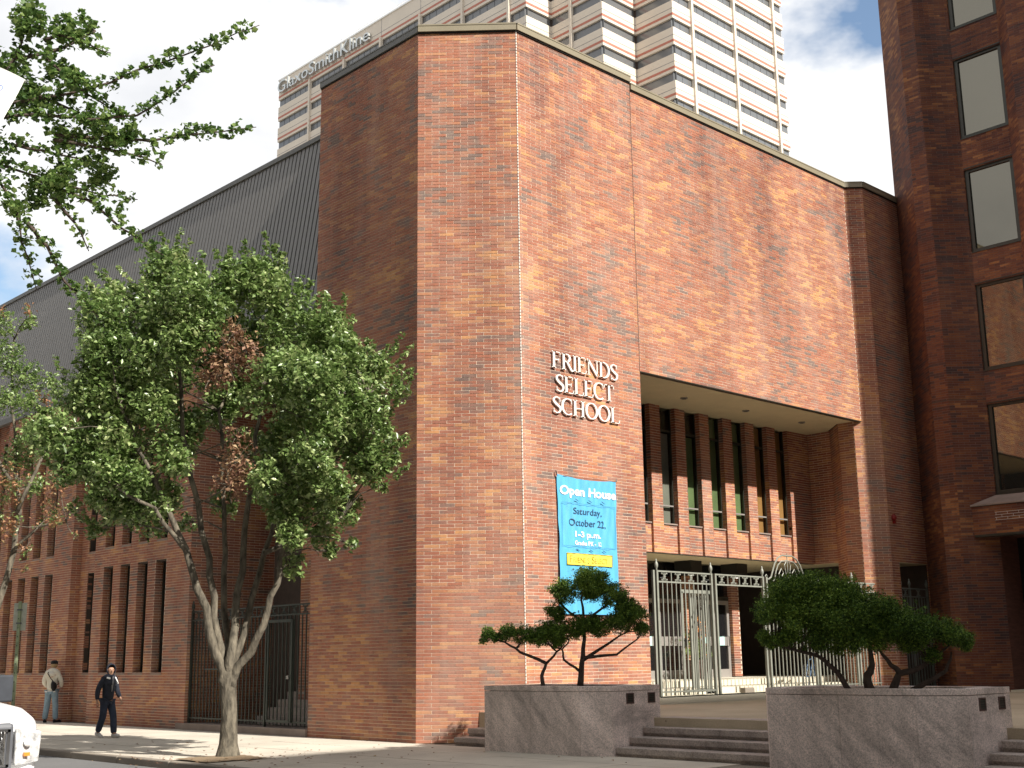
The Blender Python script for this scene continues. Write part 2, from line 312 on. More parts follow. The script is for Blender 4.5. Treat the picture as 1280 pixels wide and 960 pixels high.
def inst(me, name, parent, loc, rz=0, rot=None, world=True, scale=None, **k):
    o = bpy.data.objects.new(name, me); COL.objects.link(o)
    o.location = Vector(loc)-(wl(parent) if (parent is not None and world) else Vector((0, 0, 0)))
    o.rotation_euler = rot if rot else (0, 0, rz)
    if scale: o.scale = scale
    return finish(o, parent, **k)
def prism_part(name, m, parent, poly, z0, z1, **k):
    b = MB(); b.prism(poly, z0, z1); return b.build(name, m, parent, **k)
def box_part(name, m, parent, a, b_, **k):
    b = MB(); b.box(a, b_); return b.build(name, m, parent, **k)
# ------------------------------------------------------------------ brickwork
BL, BH, JT, REC = 0.3266, 0.0725, 0.0115, 0.0065
_bm = {}
def brick_mesh(ln, m='brick1'):
    key = (round(ln, 2), m)
    if key not in _bm:
        b = MB(); h = BH-JT; e = 0.003; w = key[0]
        b.box((0, 0, 0), (w, 0.05, h), 0, skip=(4,))      # long side front at y=0, growing inwards
        _bm[key] = b.mesh('brick', m)
    return _bm[key]
def brickwall(parent, A, B, z0, z1, holes=(), singles=0, flip=False, phase=0.0, courses=None, name='brickwork', mortar_mat='mortar', single_rows=None, bm_=('brick', 'brick1')):
    """lays brick courses on the vertical face from A to B (seen from outside A is on the left); each brick proud of recessed mortar"""
    A = Vector((A[0], A[1], 0)); B = Vector((B[0], B[1], 0)); d = (B-A); Lw = d.length; d.normalize()
    nrm = Vector((d.y, -d.x, 0))          # outward normal
    bk = MB(); mo = MB(); n_single = 0; ang = math.atan2(d.y, d.x)
    r0 = int(round(z0/BH)); r1 = int(math.ceil(z1/BH-1e-6))
    V = bk.v; Fc = bk.f; MI = bk.m
    for r in range(r0, r1):
        za = max(z0, r*BH); zb = min(z1, (r+1)*BH)
        if zb-za < 0.015: continue
        iv = [(0.0, Lw)]
        for (u0, u1, ha, hb) in holes:
            if min(hb, zb)-max(ha, za) > 0.5*(zb-za):
                nv = []
                for (a, b) in iv:
                    if u1 <= a or u0 >= b: nv.append((a, b)); continue
                    if u0 > a+0.02: nv.append((a, u0))
                    if u1 < b-0.02: nv.append((u1, b))
                iv = nv
        off = (BL/2 if r % 2 else 0.0)+phase
        for (a, b) in iv:
            p = A+d*a-nrm*REC; q = A+d*b-nrm*REC
            mo.poly([(p.x, p.y, za), (q.x, q.y, za), (q.x, q.y, zb), (p.x, p.y, zb)])
            k = math.floor((a-off)/BL)
            while True:
                s0 = off+k*BL; s1 = s0+BL; k += 1
                if s0 >= b-0.03: break
                u0 = max(s0, a); u1 = min(s1, b)
                if u1-u0 < 0.045: continue
                x0 = u0+(JT/2 if u0 > a+1e-6 else 0); x1 = u1-(JT/2 if u1 < b-1e-6 else 0)
                if single_rows and single_rows[0] <= r < single_rows[1] and n_single < singles:
                    P = A+d*x0; inst(brick_mesh(x1-x0, bm_[1]), 'brick', parent, (P.x, P.y, za+JT/2), ang); n_single += 1
                    continue
                jit = random.uniform(-0.0022, 0.0018)
                P = A+d*x0+nrm*jit; Q = A+d*x1+nrm*jit; Pi = A+d*x0-nrm*0.012; Qi = A+d*x1-nrm*0.012
                zz0 = za+JT/2; zz1 = zb-JT/2; n = len(V)
                V.extend(((P.x, P.y, zz0), (Q.x, Q.y, zz0), (Q.x, Q.y, zz1), (P.x, P.y, zz1), (Pi.x, Pi.y, zz0), (Qi.x, Qi.y, zz0), (Qi.x, Qi.y, zz1), (Pi.x, Pi.y, zz1)))
                Fc.extend(((n, n+1, n+2, n+3), (n, n+4, n+5, n+1), (n+1, n+5, n+6, n+2), (n+2, n+6, n+7, n+3), (n+3, n+7, n+4, n)))
    bk.m = [0]*len(Fc)
    mo.build('mortar', mortar_mat, parent, kind='stuff')
    bk.build(name, bm_[0], parent, kind='stuff')
def tri(me):
    return me
# ------------------------------------------------------------------ THE SETTING
YF = -1.62; H1 = 15.95; H2 = 15.76; ZS = 8.41; ZL = 4.38; YB = 0.70; PZ = 0.61
def sheet(name, m, pts, z, th=0.05, **k):
    b = MB(); b.prism(pts, z-th, z); return b.build(name, m, None, kind='structure', **k)
sheet('ground', 'ground', [(-900, -900), (900, -900), (900, 900), (-900, 900)], -0.16)
sheet('road', 'asphalt', [(-15.2, -140), (-5.55, -140), (-5.55, 260), (-15.2, 260)], -0.125, 0.03)
sw = sheet('sidewalk', 'curb', [(-5.38, -60), (3.0, -60), (3.0, 0.3), (0.3, 0.3), (0.3, 120), (-5.38, 120)], -0.012, 0.12)
sheet('far_sidewalk', 'concrete', [(-24, -60), (-15.35, -60), (-15.35, 120), (-24, 120)], 0.0, 0.15)
# paving slabs of the sidewalk
ns = 0
def slab(x0, x1, y0, y1, m='concrete', z=0.0):
    b = MB(); dz = random.uniform(-0.002, 0.002); g = 0.008
    b.box((x0+g, y0+g, -0.012), (x1-g, y1-g, z+dz), skip=(0,)); return b.build('paving_slab', m, sw)
xs = [-5.38, -4.0, -2.65, -1.3, 0.05]
for i in range(4):
    for j in range(-6, 24):
        y0 = j*1.45+0.45; y1 = y0+1.45
        if i == 0 and j == -1:                                  # the tree pit
            slab(xs[0], xs[1], y0, -0.95); slab(xs[0]+0, -5.22, -0.95, y1) if False else None
            slab(-5.38, xs[1], 0.40, y1); continue
        slab(xs[i], xs[i+1], y0, y1)
for i in range(4):
    slab(xs[i], xs[i+1], 24*1.45+0.45, 75)
for i in range(2):
    for j in range(-6, 0):
        slab(0.05+i*1.4, 0.05+(i+1)*1.4, j*1.45+0.45, (j+1)*1.45+0.45) if j*1.45+0.45 > -9 and False else None
b = MB(); random.seed(3)
for i in range(26):
    for j in range(26):
        x0 = -5.3+1.25*i/26; y0 = -0.93+1.3*j/26
        def hz(x, y): return 0.012+0.004*math.sin(x*9+y*5)+0.004*math.sin(x*31+1)*math.cos(y*27)+0.05*math.exp(-((x+4.54)**2+(y+.26)**2)/0.12)
        b.poly([(x0, y0, hz(x0, y0)), (x0+1.25/26, y0, hz(x0+1.25/26, y0)), (x0+1.25/26, y0+0.05, hz(x0+1.25/26, y0+.05)), (x0, y0+0.05, hz(x0, y0+.05))])
b.build('tree_pit_soil', 'earth', None, kind='structure')
cb = thing('curb', None, None, kind='structure')
for j in range(-22, 30):
    L0 = 1.95; b = MB(); b.box((-5.56, j*L0+0.004, -0.2), (-5.384, (j+1)*L0-0.004, 0.002+random.uniform(-.003, .003))); b.build('curb_stone', 'curb', cb, bevel=0.02)
b = MB(); b.box((-5.56, 58.6, -0.2), (-5.384, 150, 0.0)); b.build('curb_stone', 'curb', cb)
b = MB(); b.box((-15.35, -60, -0.2), (-15.2, 120, 0.0)); b.build('curb_stone', 'curb', cb)

# plaza and steps
sheet('plaza', 'plaza', [(0.92, -26), (26, -26), (26, -0.3), (5.6, -0.3), (5.6, YF), (1.61, YF), (0.92, -0.93)], PZ, 0.6)
st = thing('entrance_steps', None, None, kind='structure')
def steps_run(y0, y1, x0, n=4, tread=0.37, rise=0.1525, end=1.6):
    for i in range(n):
        xa = x0+i*tread; zt = (i+1)*rise; ln = y1-y0; k = max(1, int(round(ln/1.8)))
        for q in range(k):
            b = MB(); ya = y0+ln*q/k+0.003; yb_ = y0+ln*(q+1)/k-0.003
            b.box((xa, ya, zt-0.105), (min(end, xa+0.55), yb_, zt+random.uniform(-.001, .001)))       # tread stone with nosing
            b.build('step', 'granite_st', st, bevel=0.012)
        b = MB(); b.box((xa+0.045, y0, zt-rise-0.02), (end, y1, zt-0.105)); b.build('riser', 'granite_st', st)
steps_run(-8.93, -5.62, -0.15)
steps_run(-24.0, -12.15, -0.15)
steps_run(-2.63, -0.95, 0.20, n=2); 
b = MB(); b.box((0.93, -2.63, 0.3), (1.5, -1.7, PZ-0.003)); b.build('step', 'granite_st', st)
# raised entrance floor behind the fence
ef = sheet('entrance_floor', 'white_stone', [(5.6, -1.80), (15.9, -1.80), (15.9, -1.45), (5.6, -1.45)], 0.75, 0.3)
def lifted(x0, x1, y0, y1, z):
    n = max(1, int(round((x1-x0)/1.5)))
    for i in range(n):
        b = MB(); b.box((x0+(x1-x0)*i/n+.003, y0, z-0.15), (x0+(x1-x0)*(i+1)/n-.003, y1, z)); b.build('paving_slab', 'white_stone', ef)
lifted(5.6, 16.3, -1.444, -0.66, 0.754)
lifted(5.6, 16.3, -0.655, 0.10, 0.90)
lifted(5.6, 18.0, 0.105, 2.6, 1.06)
b = MB(); b.box((5.6, 2.6, 0.9), (19, 8, 1.055)); b.build('lobby_floor', 'white_stone', ef)

# ------------------------------------------------------------------ SCHOOL BUILDING
sch = thing('school_building', 'angular red brick school with overhanging entrance box and a wing under ribbed metal roofing', 'building', (0, 0, 0))
P0, P1, P2, P3, P4 = (0, 3.89), (0, 0), (1.61, -1.61), (5.6, YF), (15.64, YF)
# masses behind the brickwork
e = 0.05
prism_part('wall', 'core', sch, [(e, 3.89), (e, e), (1.61+e*.4, -1.61+e), (5.6-e, YF+e), (5.6-e, 9), (2.3, 9), (2.3, 3.89)], -0.1, H1-0.02)
prism_part('wall', 'core', sch, [(5.6-e, YF+e), (15.64, YF+e), (16.02, -2.02+e), (18.3, -2.02+e), (18.3, 12), (5.6-e, 12)], ZS+0.04, H2-0.02)
prism_part('wall', 'core', sch, [(16.35, YB+0.2), (16.35, -0.1), (15.50, -0.95), (15.50, -1.42), (16.06, -1.97), (18.3, -1.97), (18.3, YB+0.2)], ZL+0.03, ZS+0.04)
prism_part('wall', 'core', sch, [(16.4, -0.13), (15.50, -0.95), (15.50, -1.42), (16.06, -1.97), (16.4, -1.97)], 0.5, ZL+0.03)
# chamfer, left face, pylon front, box front
brickwall(sch, P0, P1, 0.0, H1)
brickwall(sch, P1, P2, 0.0, H1, singles=300, single_rows=(4, 60))
brickwall(sch, P2, P3, 0.0, H1, phase=0.1)
brickwall(sch, P3, P4, ZS, H2, phase=0.05)
brickwall(sch, (15.64, YF), (16.04, -2.02), 0.5, H2)
brickwall(sch, (15.47, -1.45), (15.64, YF), 0.5, ZS)
brickwall(sch, (15.47, -0.93), (15.47, -1.45), 0.5, ZS)
brickwall(sch, (16.3, -0.10), (15.47, -0.93), 0.5, ZS)
brickwall(sch, (16.3, YB), (16.3, -0.10), ZL, ZS)
brickwall(sch, (16.04, -2.02), (18.14, -2.02), 0.5, H2, holes=[(0.42, 2.02, 0, 4.28)])
brickwall(sch, (16.46, -2.02), (16.46, 0.2), 0.5, 4.28) if False else None
# reveals, copings, joints
def coping(pts, z, m='coping', h=0.17, name='coping'):
    for (a, b_) in zip(pts[:-1], pts[1:]):
        a = Vector((*a, 0)); b2 = Vector((*b_, 0)); d = (b2-a).normalized(); n = Vector((d.y, -d.x, 0))
        q = MB(); q.obox(a+n*0.045+Vector((0, 0, z)), (b2-a), -n*0.45, (0, 0, h)); q.obox(a+n*0.055+Vector((0, 0, z+h-0.03)), (b2-a), -n*0.47, (0, 0, 0.033)); q.build(name, m, sch)
        q = MB(); q.obox(a+n*0.012+Vector((0, 0, z-0.035)), (b2-a), -n*0.2, (0, 0, 0.036)); q.build('coping_gap', 'dark', sch)
coping([(0, 3.89), (-0.0, -0.02)], H1, 'coping_dk'); coping([(-0.02, -0.02), (1.60, -1.63)], H1); coping([(1.6, -1.63), (5.6, -1.63)], H1+0.002)  # left run is the same metal; its shade is put into the colour
coping([(5.603, -1.628), (15.63, -1.628)], H2); coping([(15.63, -1.63), (16.03, -2.03)], H2+.002); coping([(16.035, -2.03), (18.12, -2.03)], H2+.004)
b = MB()
for r in range(0, 220):
    z = r*BH; wv = random.uniform(0.002, 0.010)
    b.obox((1.61-0.010, -1.61-0.006, z+0.012), (0.010, -0.004, 0), (0.0, 0.02, 0), (0, 0, 0.052)); b.obox((1.61-0.002, -1.616-0.004, z+0.012), (wv+.008, 0, 0), (0, 0.02, 0), (0, 0, 0.052))
b.build('corner_sealant', 'sealant', sch, kind='stuff')
box_part('expansion_joint', 'sealant_dk', sch, (5.588, YF-0.004, ZS-0.03), (5.606, YF+0.02, H2))
# corner quoins where the chamfer returns: underside steel of the box, soffit
box_part('lintel_angle', 'bronze', sch, (5.6, YF-0.01, ZS-0.02), (15.62, YF+0.14, ZS))
sf = MB(); sf.prism([(5.6, YF+0.14), (15.6, YF+0.14), (15.42, -1.42), (15.42, -0.91), (16.28, -0.05), (16.28, YB+0.5), (5.6, YB+0.5)], ZS-0.015, ZS+0.03)
sof = sf.build('soffit', 'soffit', sch)
for x, y in ((8.84, -0.38), (11.55, -0.41), (14.29, -0.44)):
    b = MB(); b.lathe([(0.09, -0.03), (0.10, -0.03), (0.10, 0.0)], (x, y, ZS-0.015), 16, 0); b.lathe([(0.065, -0.035), (0.065, -0.031)], (x, y, ZS-0.015), 12, 1)
    b.build('recessed_lamp', ['alu', 'black'], sof)
# recess back wall: projecting piers, window slots, sill panels
PX = [9.71+1.085*i for i in range(-4, 6)]
holes = []
for i, gx in enumerate(PX):
    a = gx+0.05; bq = a+0.44
    if i == 9: bq = 16.3
    brickwall(sch, (a, YB), (bq, YB), ZL, ZS, phase=random.random()*0.3)
    brickwall(sch, (a, YB+0.12), (a, YB), ZL, ZS, phase=0.1)
    box_part('wall', 'core', sch, (a+0.02, YB+0.02, ZL), (bq-0.02, YB+0.5, ZS))
    if i < 9:
        c0 = bq; c1 = PX[i+1]+0.05
        brickwall(sch, (c0, YB+0.075), (c1, YB+0.075), ZL, 5.16)
        box_part('wall', 'core', sch, (c0, YB+0.09, ZL), (c1, YB+0.4, 5.15))
        box_part('sill', 'lime', sch, (c0+.01, YB+0.04, 5.155), (c1-.01, YB+0.16, 5.19))
        wn = box_part('window', 'bronze', sch, (c0, YB+0.15, 5.19), (c0+0.03, YB+0.21, ZS))
        box_part('frame', 'bronze', wn, (c1-0.03, YB+0.15, 5.19), (c1-0.002, YB+0.21, ZS))
        box_part('transom', 'alu', wn, (c0+.03, YB+0.14, 5.66), (c1-.03, YB+0.21, 5.70))
        box_part('transom', 'bronze', wn, (c0+.03, YB+0.14, 7.72), (c1-.03, YB+0.21, 7.78))
        quad_part('pane', 'pane', wn, (c0+.03, YB+0.175, 5.19), (c1-.03, YB+0.175, ZS))
        box_part('backing', 'backing_w' if i < 4 else 'backing_g' if i < 7 else 'backing_o', wn, (c0+.02, YB+0.27, 5.0), (c1-.02, YB+0.29, ZS-0.05 if i > 4 else 7.7))  # coloured sheets added behind the panes for the tones seen in the glass
        brickwall(sch, (c1, YB+0.15), (c1, YB), 5.16, ZS)
        if i in (4, 5, 8):
            b = MB(); b.tube([(c0+.12, YB+.245, 5.75), (c0+.2, YB+.245, 6.02), (c0+.16, YB+.245, 5.9)], .012, 5); b.tube([(c0+.3, YB+.245, 5.78), (c0+.27, YB+.245, 6.06)], .012, 5); b.build('window_ornament', 'white' if i != 7 else 'leaf', wn)
box_part('wall', 'dark', sch, (5.6, YB+0.75, ZL), (16.3, YB+0.8, ZS))
box_part('lintel_angle', 'bronze', sch, (5.6, YB-0.01, ZL-0.02), (15.9, YB+0.1, ZL-0.001))
# lower soffit over the doors
prism_part('soffit', 'soffit', sch, [(5.6, YB+0.1), (16.35, YB+0.1), (16.35, -0.15), (17.4, -0.15), (17.4, 4), (5.6, 4)], ZL-0.02, ZL+0.03)
prism_part('wall', 'core', sch, [(5.6, YB+0.1), (18.3, YB+0.1), (18.3, 12), (5.6, 12)], ZL+0.03, ZL+0.3)
# door wall
box_part('wall', 'dark', sch, (5.6, 8, 0.9), (18.3, 8.2, ZL+.08)); box_part('wall', 'core', sch, (18.2, -1.9, 0.5), (18.4, 8.1, ZL+.1)); box_part('wall', 'core', sch, (5.45, YF+.1, 0.5), (5.6, 8.1, ZL+.1))
for x0 in (11.98, 14.18):
    x1 = x0+0.37
    brickwall(sch, (x0, 2.35), (x1, 2.35), 1.06, ZL-.02); brickwall(sch, (x0, 2.85), (x0, 2.35), 1.06, ZL-.02)
    box_part('wall', 'core', sch, (x0+.02, 2.37, 1.06), (x1, 2.9, ZL-.02))
    dl = box_part('downlight', 'black', sch, (x0-0.52, 1.7, ZL-0.42), (x0-0.02, 2.3, ZL-.02))
    b = MB(); b.lathe([(0.07, -0.012), (0.07, 0)], (x0-0.2, 1.95, ZL-0.42), 12); b.build('lamp', mat('lamp lens', (0.8, 0.8, 0.75), emit=((1, 0.95, 0.85), 1.2)), dl)
def door(x0, x1, z1=3.3):
    d = box_part('door', 'alu', sch, (x0, 2.46, 1.06), (x0+0.11, 2.54, z1))
    for a, b_ in (((x1-.11, 2.46, 1.06), (x1, 2.54, z1)), ((x0+.11, 2.461, 1.06), (x1-.11, 2.539, 1.30)), ((x0+.11, 2.461, 1.98), (x1-.11, 2.539, 2.24)), ((x0+.11, 2.461, z1-.12), (x1-.11, 2.539, z1))): box_part('rail', 'alu', d, a, b_)
    box_part('pane', 'glass_dark', d, (x0+.1, 2.495, 1.28), (x1-.1, 2.505, z1-.1))
    b = MB(); b.tube([(x1-.15, 2.44, 1.95), (x1-.15, 2.38, 1.97), (x1-.15, 2.38, 2.25), (x1-.15, 2.44, 2.27)], .014, 8); b.build('handle', 'chrome', d)
    return d
dr = [door(8.6, 9.7), door(9.72, 10.82), door(10.84, 11.94), door(12.45, 13.40), door(13.30+.12, 14.16)]
for d, x in ((dr[1], 10.3), (dr[3], 12.9), (dr[4], 13.65)):
    b = MB(); b.box((x-.01, 2.452, 1.99), (x+.22, 2.458, 2.24)); b.build('notice', mat('pale cyan notice', (0.45, 0.75, 0.72)), d)
b = MB(); b.box((10.0, 2.452, 2.25), (10.3, 2.456, 2.42)); b.build('notice', 'yellow', dr[1])
b = MB(); b.box((9.2, 2.44, 1.32), (9.38, 2.45, 1.5)); b.build('notice', 'white', dr[0])
for x0, x1 in ((8.6, 11.96), (12.36, 14.17)):
    w = box_part('transom_window', 'bronze', sch, (x0, 2.46, 3.3), (x1, 2.54, 3.42)); box_part('pane', 'glass_dark', w, (x0, 2.49, 3.42), (x1, 2.50, ZL-.02))
box_part('transom_window', 'bronze', sch, (8.45, 2.46, 1.06), (8.6, 2.56, ZL-.02))
brickwall(sch, (5.6, 2.5), (8.45, 2.5), 1.0, ZL-.02)
# niche in the side wall
prism_part('soffit', 'soffit', sch, [(16.46, -2.0), (18.06, -2.0), (18.06, -0.15), (16.46, -.15)], 4.26, 4.30)
# street wing
XW = 0.0
def wing():
    for k in range(4):
        yb = 10.82+7.31*k; ya = yb-1.32; yc = yb+4.38
        if k: ya = yb-1.3-0.03
        sl = [(yb+1.055*i, yb+1.055*i+0.585) for i in range(4)]
        hs = []
        for (a, b_) in sl: hs += [(yc-b_, yc-a, 1.42, 4.46), (yc-b_, yc-a, 5.04, 9.45)]
        brickwall(sch, (XW, yc), (XW, ya), 0.0, 10.15, holes=hs)
        ys = [ya]+[v for s_ in sl for v in s_]+[yc]
        for i in range(0, len(ys), 2): box_part('wall', 'core', sch, (XW+.03, ys[i]+.012, 0), (XW+.6, ys[i+1]-.012, 10.15))
        for (a, b_) in sl:
            box_part('wall', 'core', sch, (XW+.03, a, 0), (XW+.6, b_, 1.40)); box_part('wall', 'core', sch, (XW+.03, a, 4.46), (XW+.6, b_, 5.02)); box_part('wall', 'core', sch, (XW+.03, a, 9.45), (XW+.6, b_, 10.15))
            for z0, z1 in ((1.42, 4.46), (5.04, 9.45)):
                brickwall(sch, (XW, b_), (XW+0.24, b_), z0, z1)
                box_part('sill', 'lime', sch, (XW-.01, a+.01, z0-.03), (XW+.26, b_-.01, z0+.012))
                wn = box_part('window', 'bronze', sch, (XW+.22, a, z0+.012), (XW+.30, a+.035, z1))
                box_part('frame', 'bronze', wn, (XW+.22, b_-.05, z0+.012), (XW+.30, b_-.01, z1)); box_part('transom', 'bronze', wn, (XW+.22, a+.035, z0+.95), (XW+.29, b_-.05, z0+1.0))
                box_part('pane', 'glass_dark', wn, (XW+.26, a+.035, z0+.012), (XW+.27, b_-.05, z1))
        # set-back bay with a tall window
        y1 = yc+1.84; xb = 0.30
        wa, wb = yc+0.06, yc+1.08
        brickwall(sch, (xb, y1), (xb, yc), 0.0, 10.15, holes=[(y1-wb, y1-wa, 1.42, 4.42), (y1-wb, y1-wa, 5.04, 9.45)])
        box_part('wall', 'core', sch, (xb+.03, wb, 0), (xb+.5, y1, 10.15)); box_part('wall', 'core', sch, (xb+.03, yc, 0), (xb+.5, wb, 1.40)); box_part('wall', 'core', sch, (xb+.03, yc, 4.42), (xb+.5, wb, 5.02)); box_part('wall', 'core', sch, (xb+.03, yc, 9.45), (xb+.5, wb, 10.15))
        for z0, z1 in ((1.42, 4.42), (5.04, 9.45)):
            wn = box_part('window', 'bronze', sch, (xb+.16, wa, z0), (xb+.22, wa+.04, z1)); box_part('frame', 'bronze', wn, (xb+.16, wb-.04, z0), (xb+.22, wb, z1)); box_part('pane', 'glass_dark', wn, (xb+.18, wa+.04, z0), (xb+.19, wb-.04, z1))
            brickwall(sch, (xb, wb), (xb+0.18, wb), z0, z1)
            box_part('sill', 'lime', sch, (xb-.01, wa, z0-.03), (xb+.16, wb, z0+.01))
        b = MB(); b.box((xb+.2, wa+.3, 2.25), (xb+.24, wb-.05, 2.29)); b.box((xb+.2, wa+.2, 3.6), (xb+.23, wb-.1, 3.95)); b.build('notice', 'backing_w', sch)
        brickwall(sch, (XW, ya), (XW+0.35, ya), 0.0, 10.15) if k else None
    # gate recess: returns, back wall, columns, stairs
    brickwall(sch, (0.0, 9.5), (2.6, 9.5), 0.0, 10.15)
    brickwall(sch, (2.6, 9.5), (2.6, 8.0), 0.0, 10.15); brickwall(sch, (1.9, 7.1), (1.9, 6.1), 0.0, 10.15); box_part('wall', 'core', sch, (1.95, 6.12, 0), (2.8, 7.08, 10.15))
    brickwall(sch, (1.9, 6.1), (2.6, 6.1), 0.0, 10.15)
    box_part('wall', 'core', sch, (2.65, 3.9, 0), (2.9, 11, 10.2))
    for (a, b_) in ((7.15, 8.0), (4.6, 6.1)):
        wn = box_part('window', 'bronze', sch, (2.58, a, 1.4), (2.66, a+.05, 9.6)); box_part('frame', 'bronze', wn, (2.58, b_-.05, 1.4), (2.66, b_, 9.6)); box_part('transom', 'bronze', wn, (2.58, a+.05, 4.4), (2.66, b_-.05, 5.2)); box_part('pane', 'glass_dark', wn, (2.61, a+.05, 1.4), (2.63, b_-.05, 9.6))
    box_part('soffit', 'coping_dk', sch, (0.0, 3.89, 9.9), (2.9, 9.5, 10.15))
    box_part('threshold', 'lime', sch, (-0.05, 3.90, 0.0), (0.45, 9.85, 0.165))
    box_part('wall', 'core', sch, (0.45, 3.9, -.1), (3, 9.5, 0.16))
    for i in range(5):
        for (a, b_) in ((3.9, 7.6),): box_part('step', 'granite_st', sch, (1.0+.3*i, a, 0.16), (2.64, b_, 0.16+.19*(i+1)))
    # far end of the wing
    yb = 10.82+7.31*4-1.33
    box_part('wall', 'brick', sch, (0.0, yb, 0), (6, 60, 10.15))
wing()
box_part('wall', 'core', sch, (0.6, 9.55, 0), (7, 60, 10.1))
# steep ribbed roof
RX0, RZ0, RX1, RZ1 = 0.02, 10.22, 0.79, 15.2
prism = MB(); prism.hexa([(RX0, 3.9, RZ0), (7, 3.9, RZ0), (7, 60, RZ0), (RX0, 60, RZ0), (RX1, 3.9, RZ1), (7, 3.9, RZ1), (7, 60, RZ1), (RX1, 60, RZ1)])
rf = prism.build('roof', 'roof', sch)
b = MB(); sv = Vector((RX1-RX0, 0, RZ1-RZ0)); nv = Vector((-(RZ1-RZ0), 0, RX1-RX0)).normalized()
y = 3.95
while y < 59.9:
    b.obox(Vector((RX0, y, RZ0)), (0, 0.148, 0), sv, nv*0.03); y += 0.19
b.build('roof_rib', 'roofrib', rf, kind='stuff')
box_part('ridge_cap', 'coping_dk', rf, (RX1-0.09, 3.9, RZ1-.08), (RX1+.3, 60, RZ1+.05))
box_part('gutter', 'coping_dk', sch, (-0.07, 3.9, 10.0), (0.12, 60, 10.2)); box_part('gutter', 'greyplas', sch, (-0.02, 3.9, 9.72), (0.05, 9.4, 9.995))
# red alarm bell
bell = thing('alarm_bell', 'small red alarm bell mounted high on the shaded brick side wall', 'alarm', (16.29, -2.03, 5.56))
b = MB(); b.tube([(0, 0, 0), (0, -0.05, 0), (0, -0.09, 0)], [0.10, 0.10, 0.05], 16); b.build('gong', 'red', bell, world=False)
b = MB(); b.box((-.05, -.06, -.18), (.05, 0, -.10)); b.build('housing', 'red', bell, world=False)

# ------------------------------------------------------------------ serif name letters
def arc(cx, cz, rx, rz, a0, a1, n=20): return [(cx+rx*math.cos(math.radians(a0+(a1-a0)*i/n)), cz+rz*math.sin(math.radians(a0+(a1-a0)*i/n))) for i in range(n+1)]
def ribbon(b, pts, wf):
    """flat stroke of varying width in the x-z plane, extruded in y"""
    n = len(pts); Lp = []; Rp = []
    for i, (x, z) in enumerate(pts):
        x0, z0 = pts[max(i-1, 0)]; x1, z1 = pts[min(i+1, n-1)]; dx, dz = x1-x0, z1-z0; l = math.hypot(dx, dz) or 1
        w = wf(i/(n-1), abs(dz)/l)/2; Lp.append((x-dz/l*w, z+dx/l*w)); Rp.append((x+dz/l*w, z-dx/l*w))
    for i in range(n-1):
        q = [Lp[i], Lp[i+1], Rp[i+1], Rp[i]]
        b.hexa([(q[0][0], -.5, q[0][1]), (q[3][0], -.5, q[3][1]), (q[3][0], .5, q[3][1]), (q[0][0], .5, q[0][1]), (q[1][0], -.5, q[1][1]), (q[2][0], -.5, q[2][1]), (q[2][0], .5, q[2][1]), (q[1][0], .5, q[1][1])])
TK, TN = 0.125, 0.052
def rect(b, x0, x1, z0, z1): b.box((x0, -.5, z0), (x1, .5, z1))
def stem(b, x, sf=1): rect(b, x, x+TK, 0, 1); rect(b, x-.07, x+TK+.07, 0, .045); rect(b, x-.07, x+TK+.07, .955, 1)
cw = lambda t, v: TN+(TK-TN)*v**1.5
def glyph(ch):
    b = MB()
    if ch in 'FEL':
        stem(b, .08); 
        if ch in 'FE': rect(b, .1, .56, .955, 1.0); rect(b, .53, .565, .80, 1.0); rect(b, .2, .46, .49, .535); rect(b, .44, .475, .41, .61)
        if ch in 'EL': rect(b, .1, .60, 0, .045); b.hexa([(.56, -.5, 0), (.60, -.5, 0), (.60, .5, 0), (.56, .5, 0), (.61, -.5, .22), (.645, -.5, .22), (.645, .5, .22), (.61, .5, .22)])
        w = .64
    elif ch == 'I': stem(b, .08); w = .30
    elif ch == 'H': stem(b, .08); stem(b, .58); rect(b, .2, .58, .48, .53); w = .80
    elif ch == 'T': stem(b, .27); rect(b, .0, .66, .955, 1.0); rect(b, 0, .035, .78, 1); rect(b, .625, .66, .78, 1); w = .67
    elif ch == 'R':
        stem(b, .08); ribbon(b, [(.2, .975)]+arc(.36, .75, .19, .225, 90, -90, 14)+[(.2, .525)], cw); ribbon(b, [(.36, .53), (.50, .28), (.64, .05), (.74, .0)], lambda t, v: TK*.95); w = .74
    elif ch == 'D': stem(b, .08); ribbon(b, [(.15, .975)]+arc(.32, .5, .38, .475, 90, -90, 22)+[(.15, .025)], cw); w = .78
    elif ch == 'O': ribbon(b, arc(.42, .5, .35, .49, 0, 360, 36), cw); w = .84
    elif ch == 'C': ribbon(b, arc(.43, .5, .36, .49, 52, 308, 28), cw); rect(b, .64, .675, .68, .98); w = .74
    elif ch == 'N': rect(b, .12, .12+TN, 0, 1); rect(b, .04, .25, 0, .045); rect(b, .02, .16, .955, 1); rect(b, .70, .70+TN, 0, 1); rect(b, .62, .83, .955, 1); ribbon(b, [(.12, .96), (.74, .02)], lambda t, v: TK*1.05); w = .86
    elif ch == 'S':
        pts = arc(.29, .745, .20, .235, 30, 180, 12)+[(.13, .66), (.22, .57), (.36, .47)]+arc(.29, .265, .215, .245, 30, -160, 14)
        ribbon(b, pts, lambda t, v: TN+.085*math.exp(-((t-.5)/.2)**2)); rect(b, .455, .49, .72, .98); rect(b, .07, .105, .02, .28); w = .56
    return b, w
sg = thing('school_name_sign', 'white raised serif letters naming the school, high on the brick pylon', 'sign', (2.5, YF-0.02, 7.0))
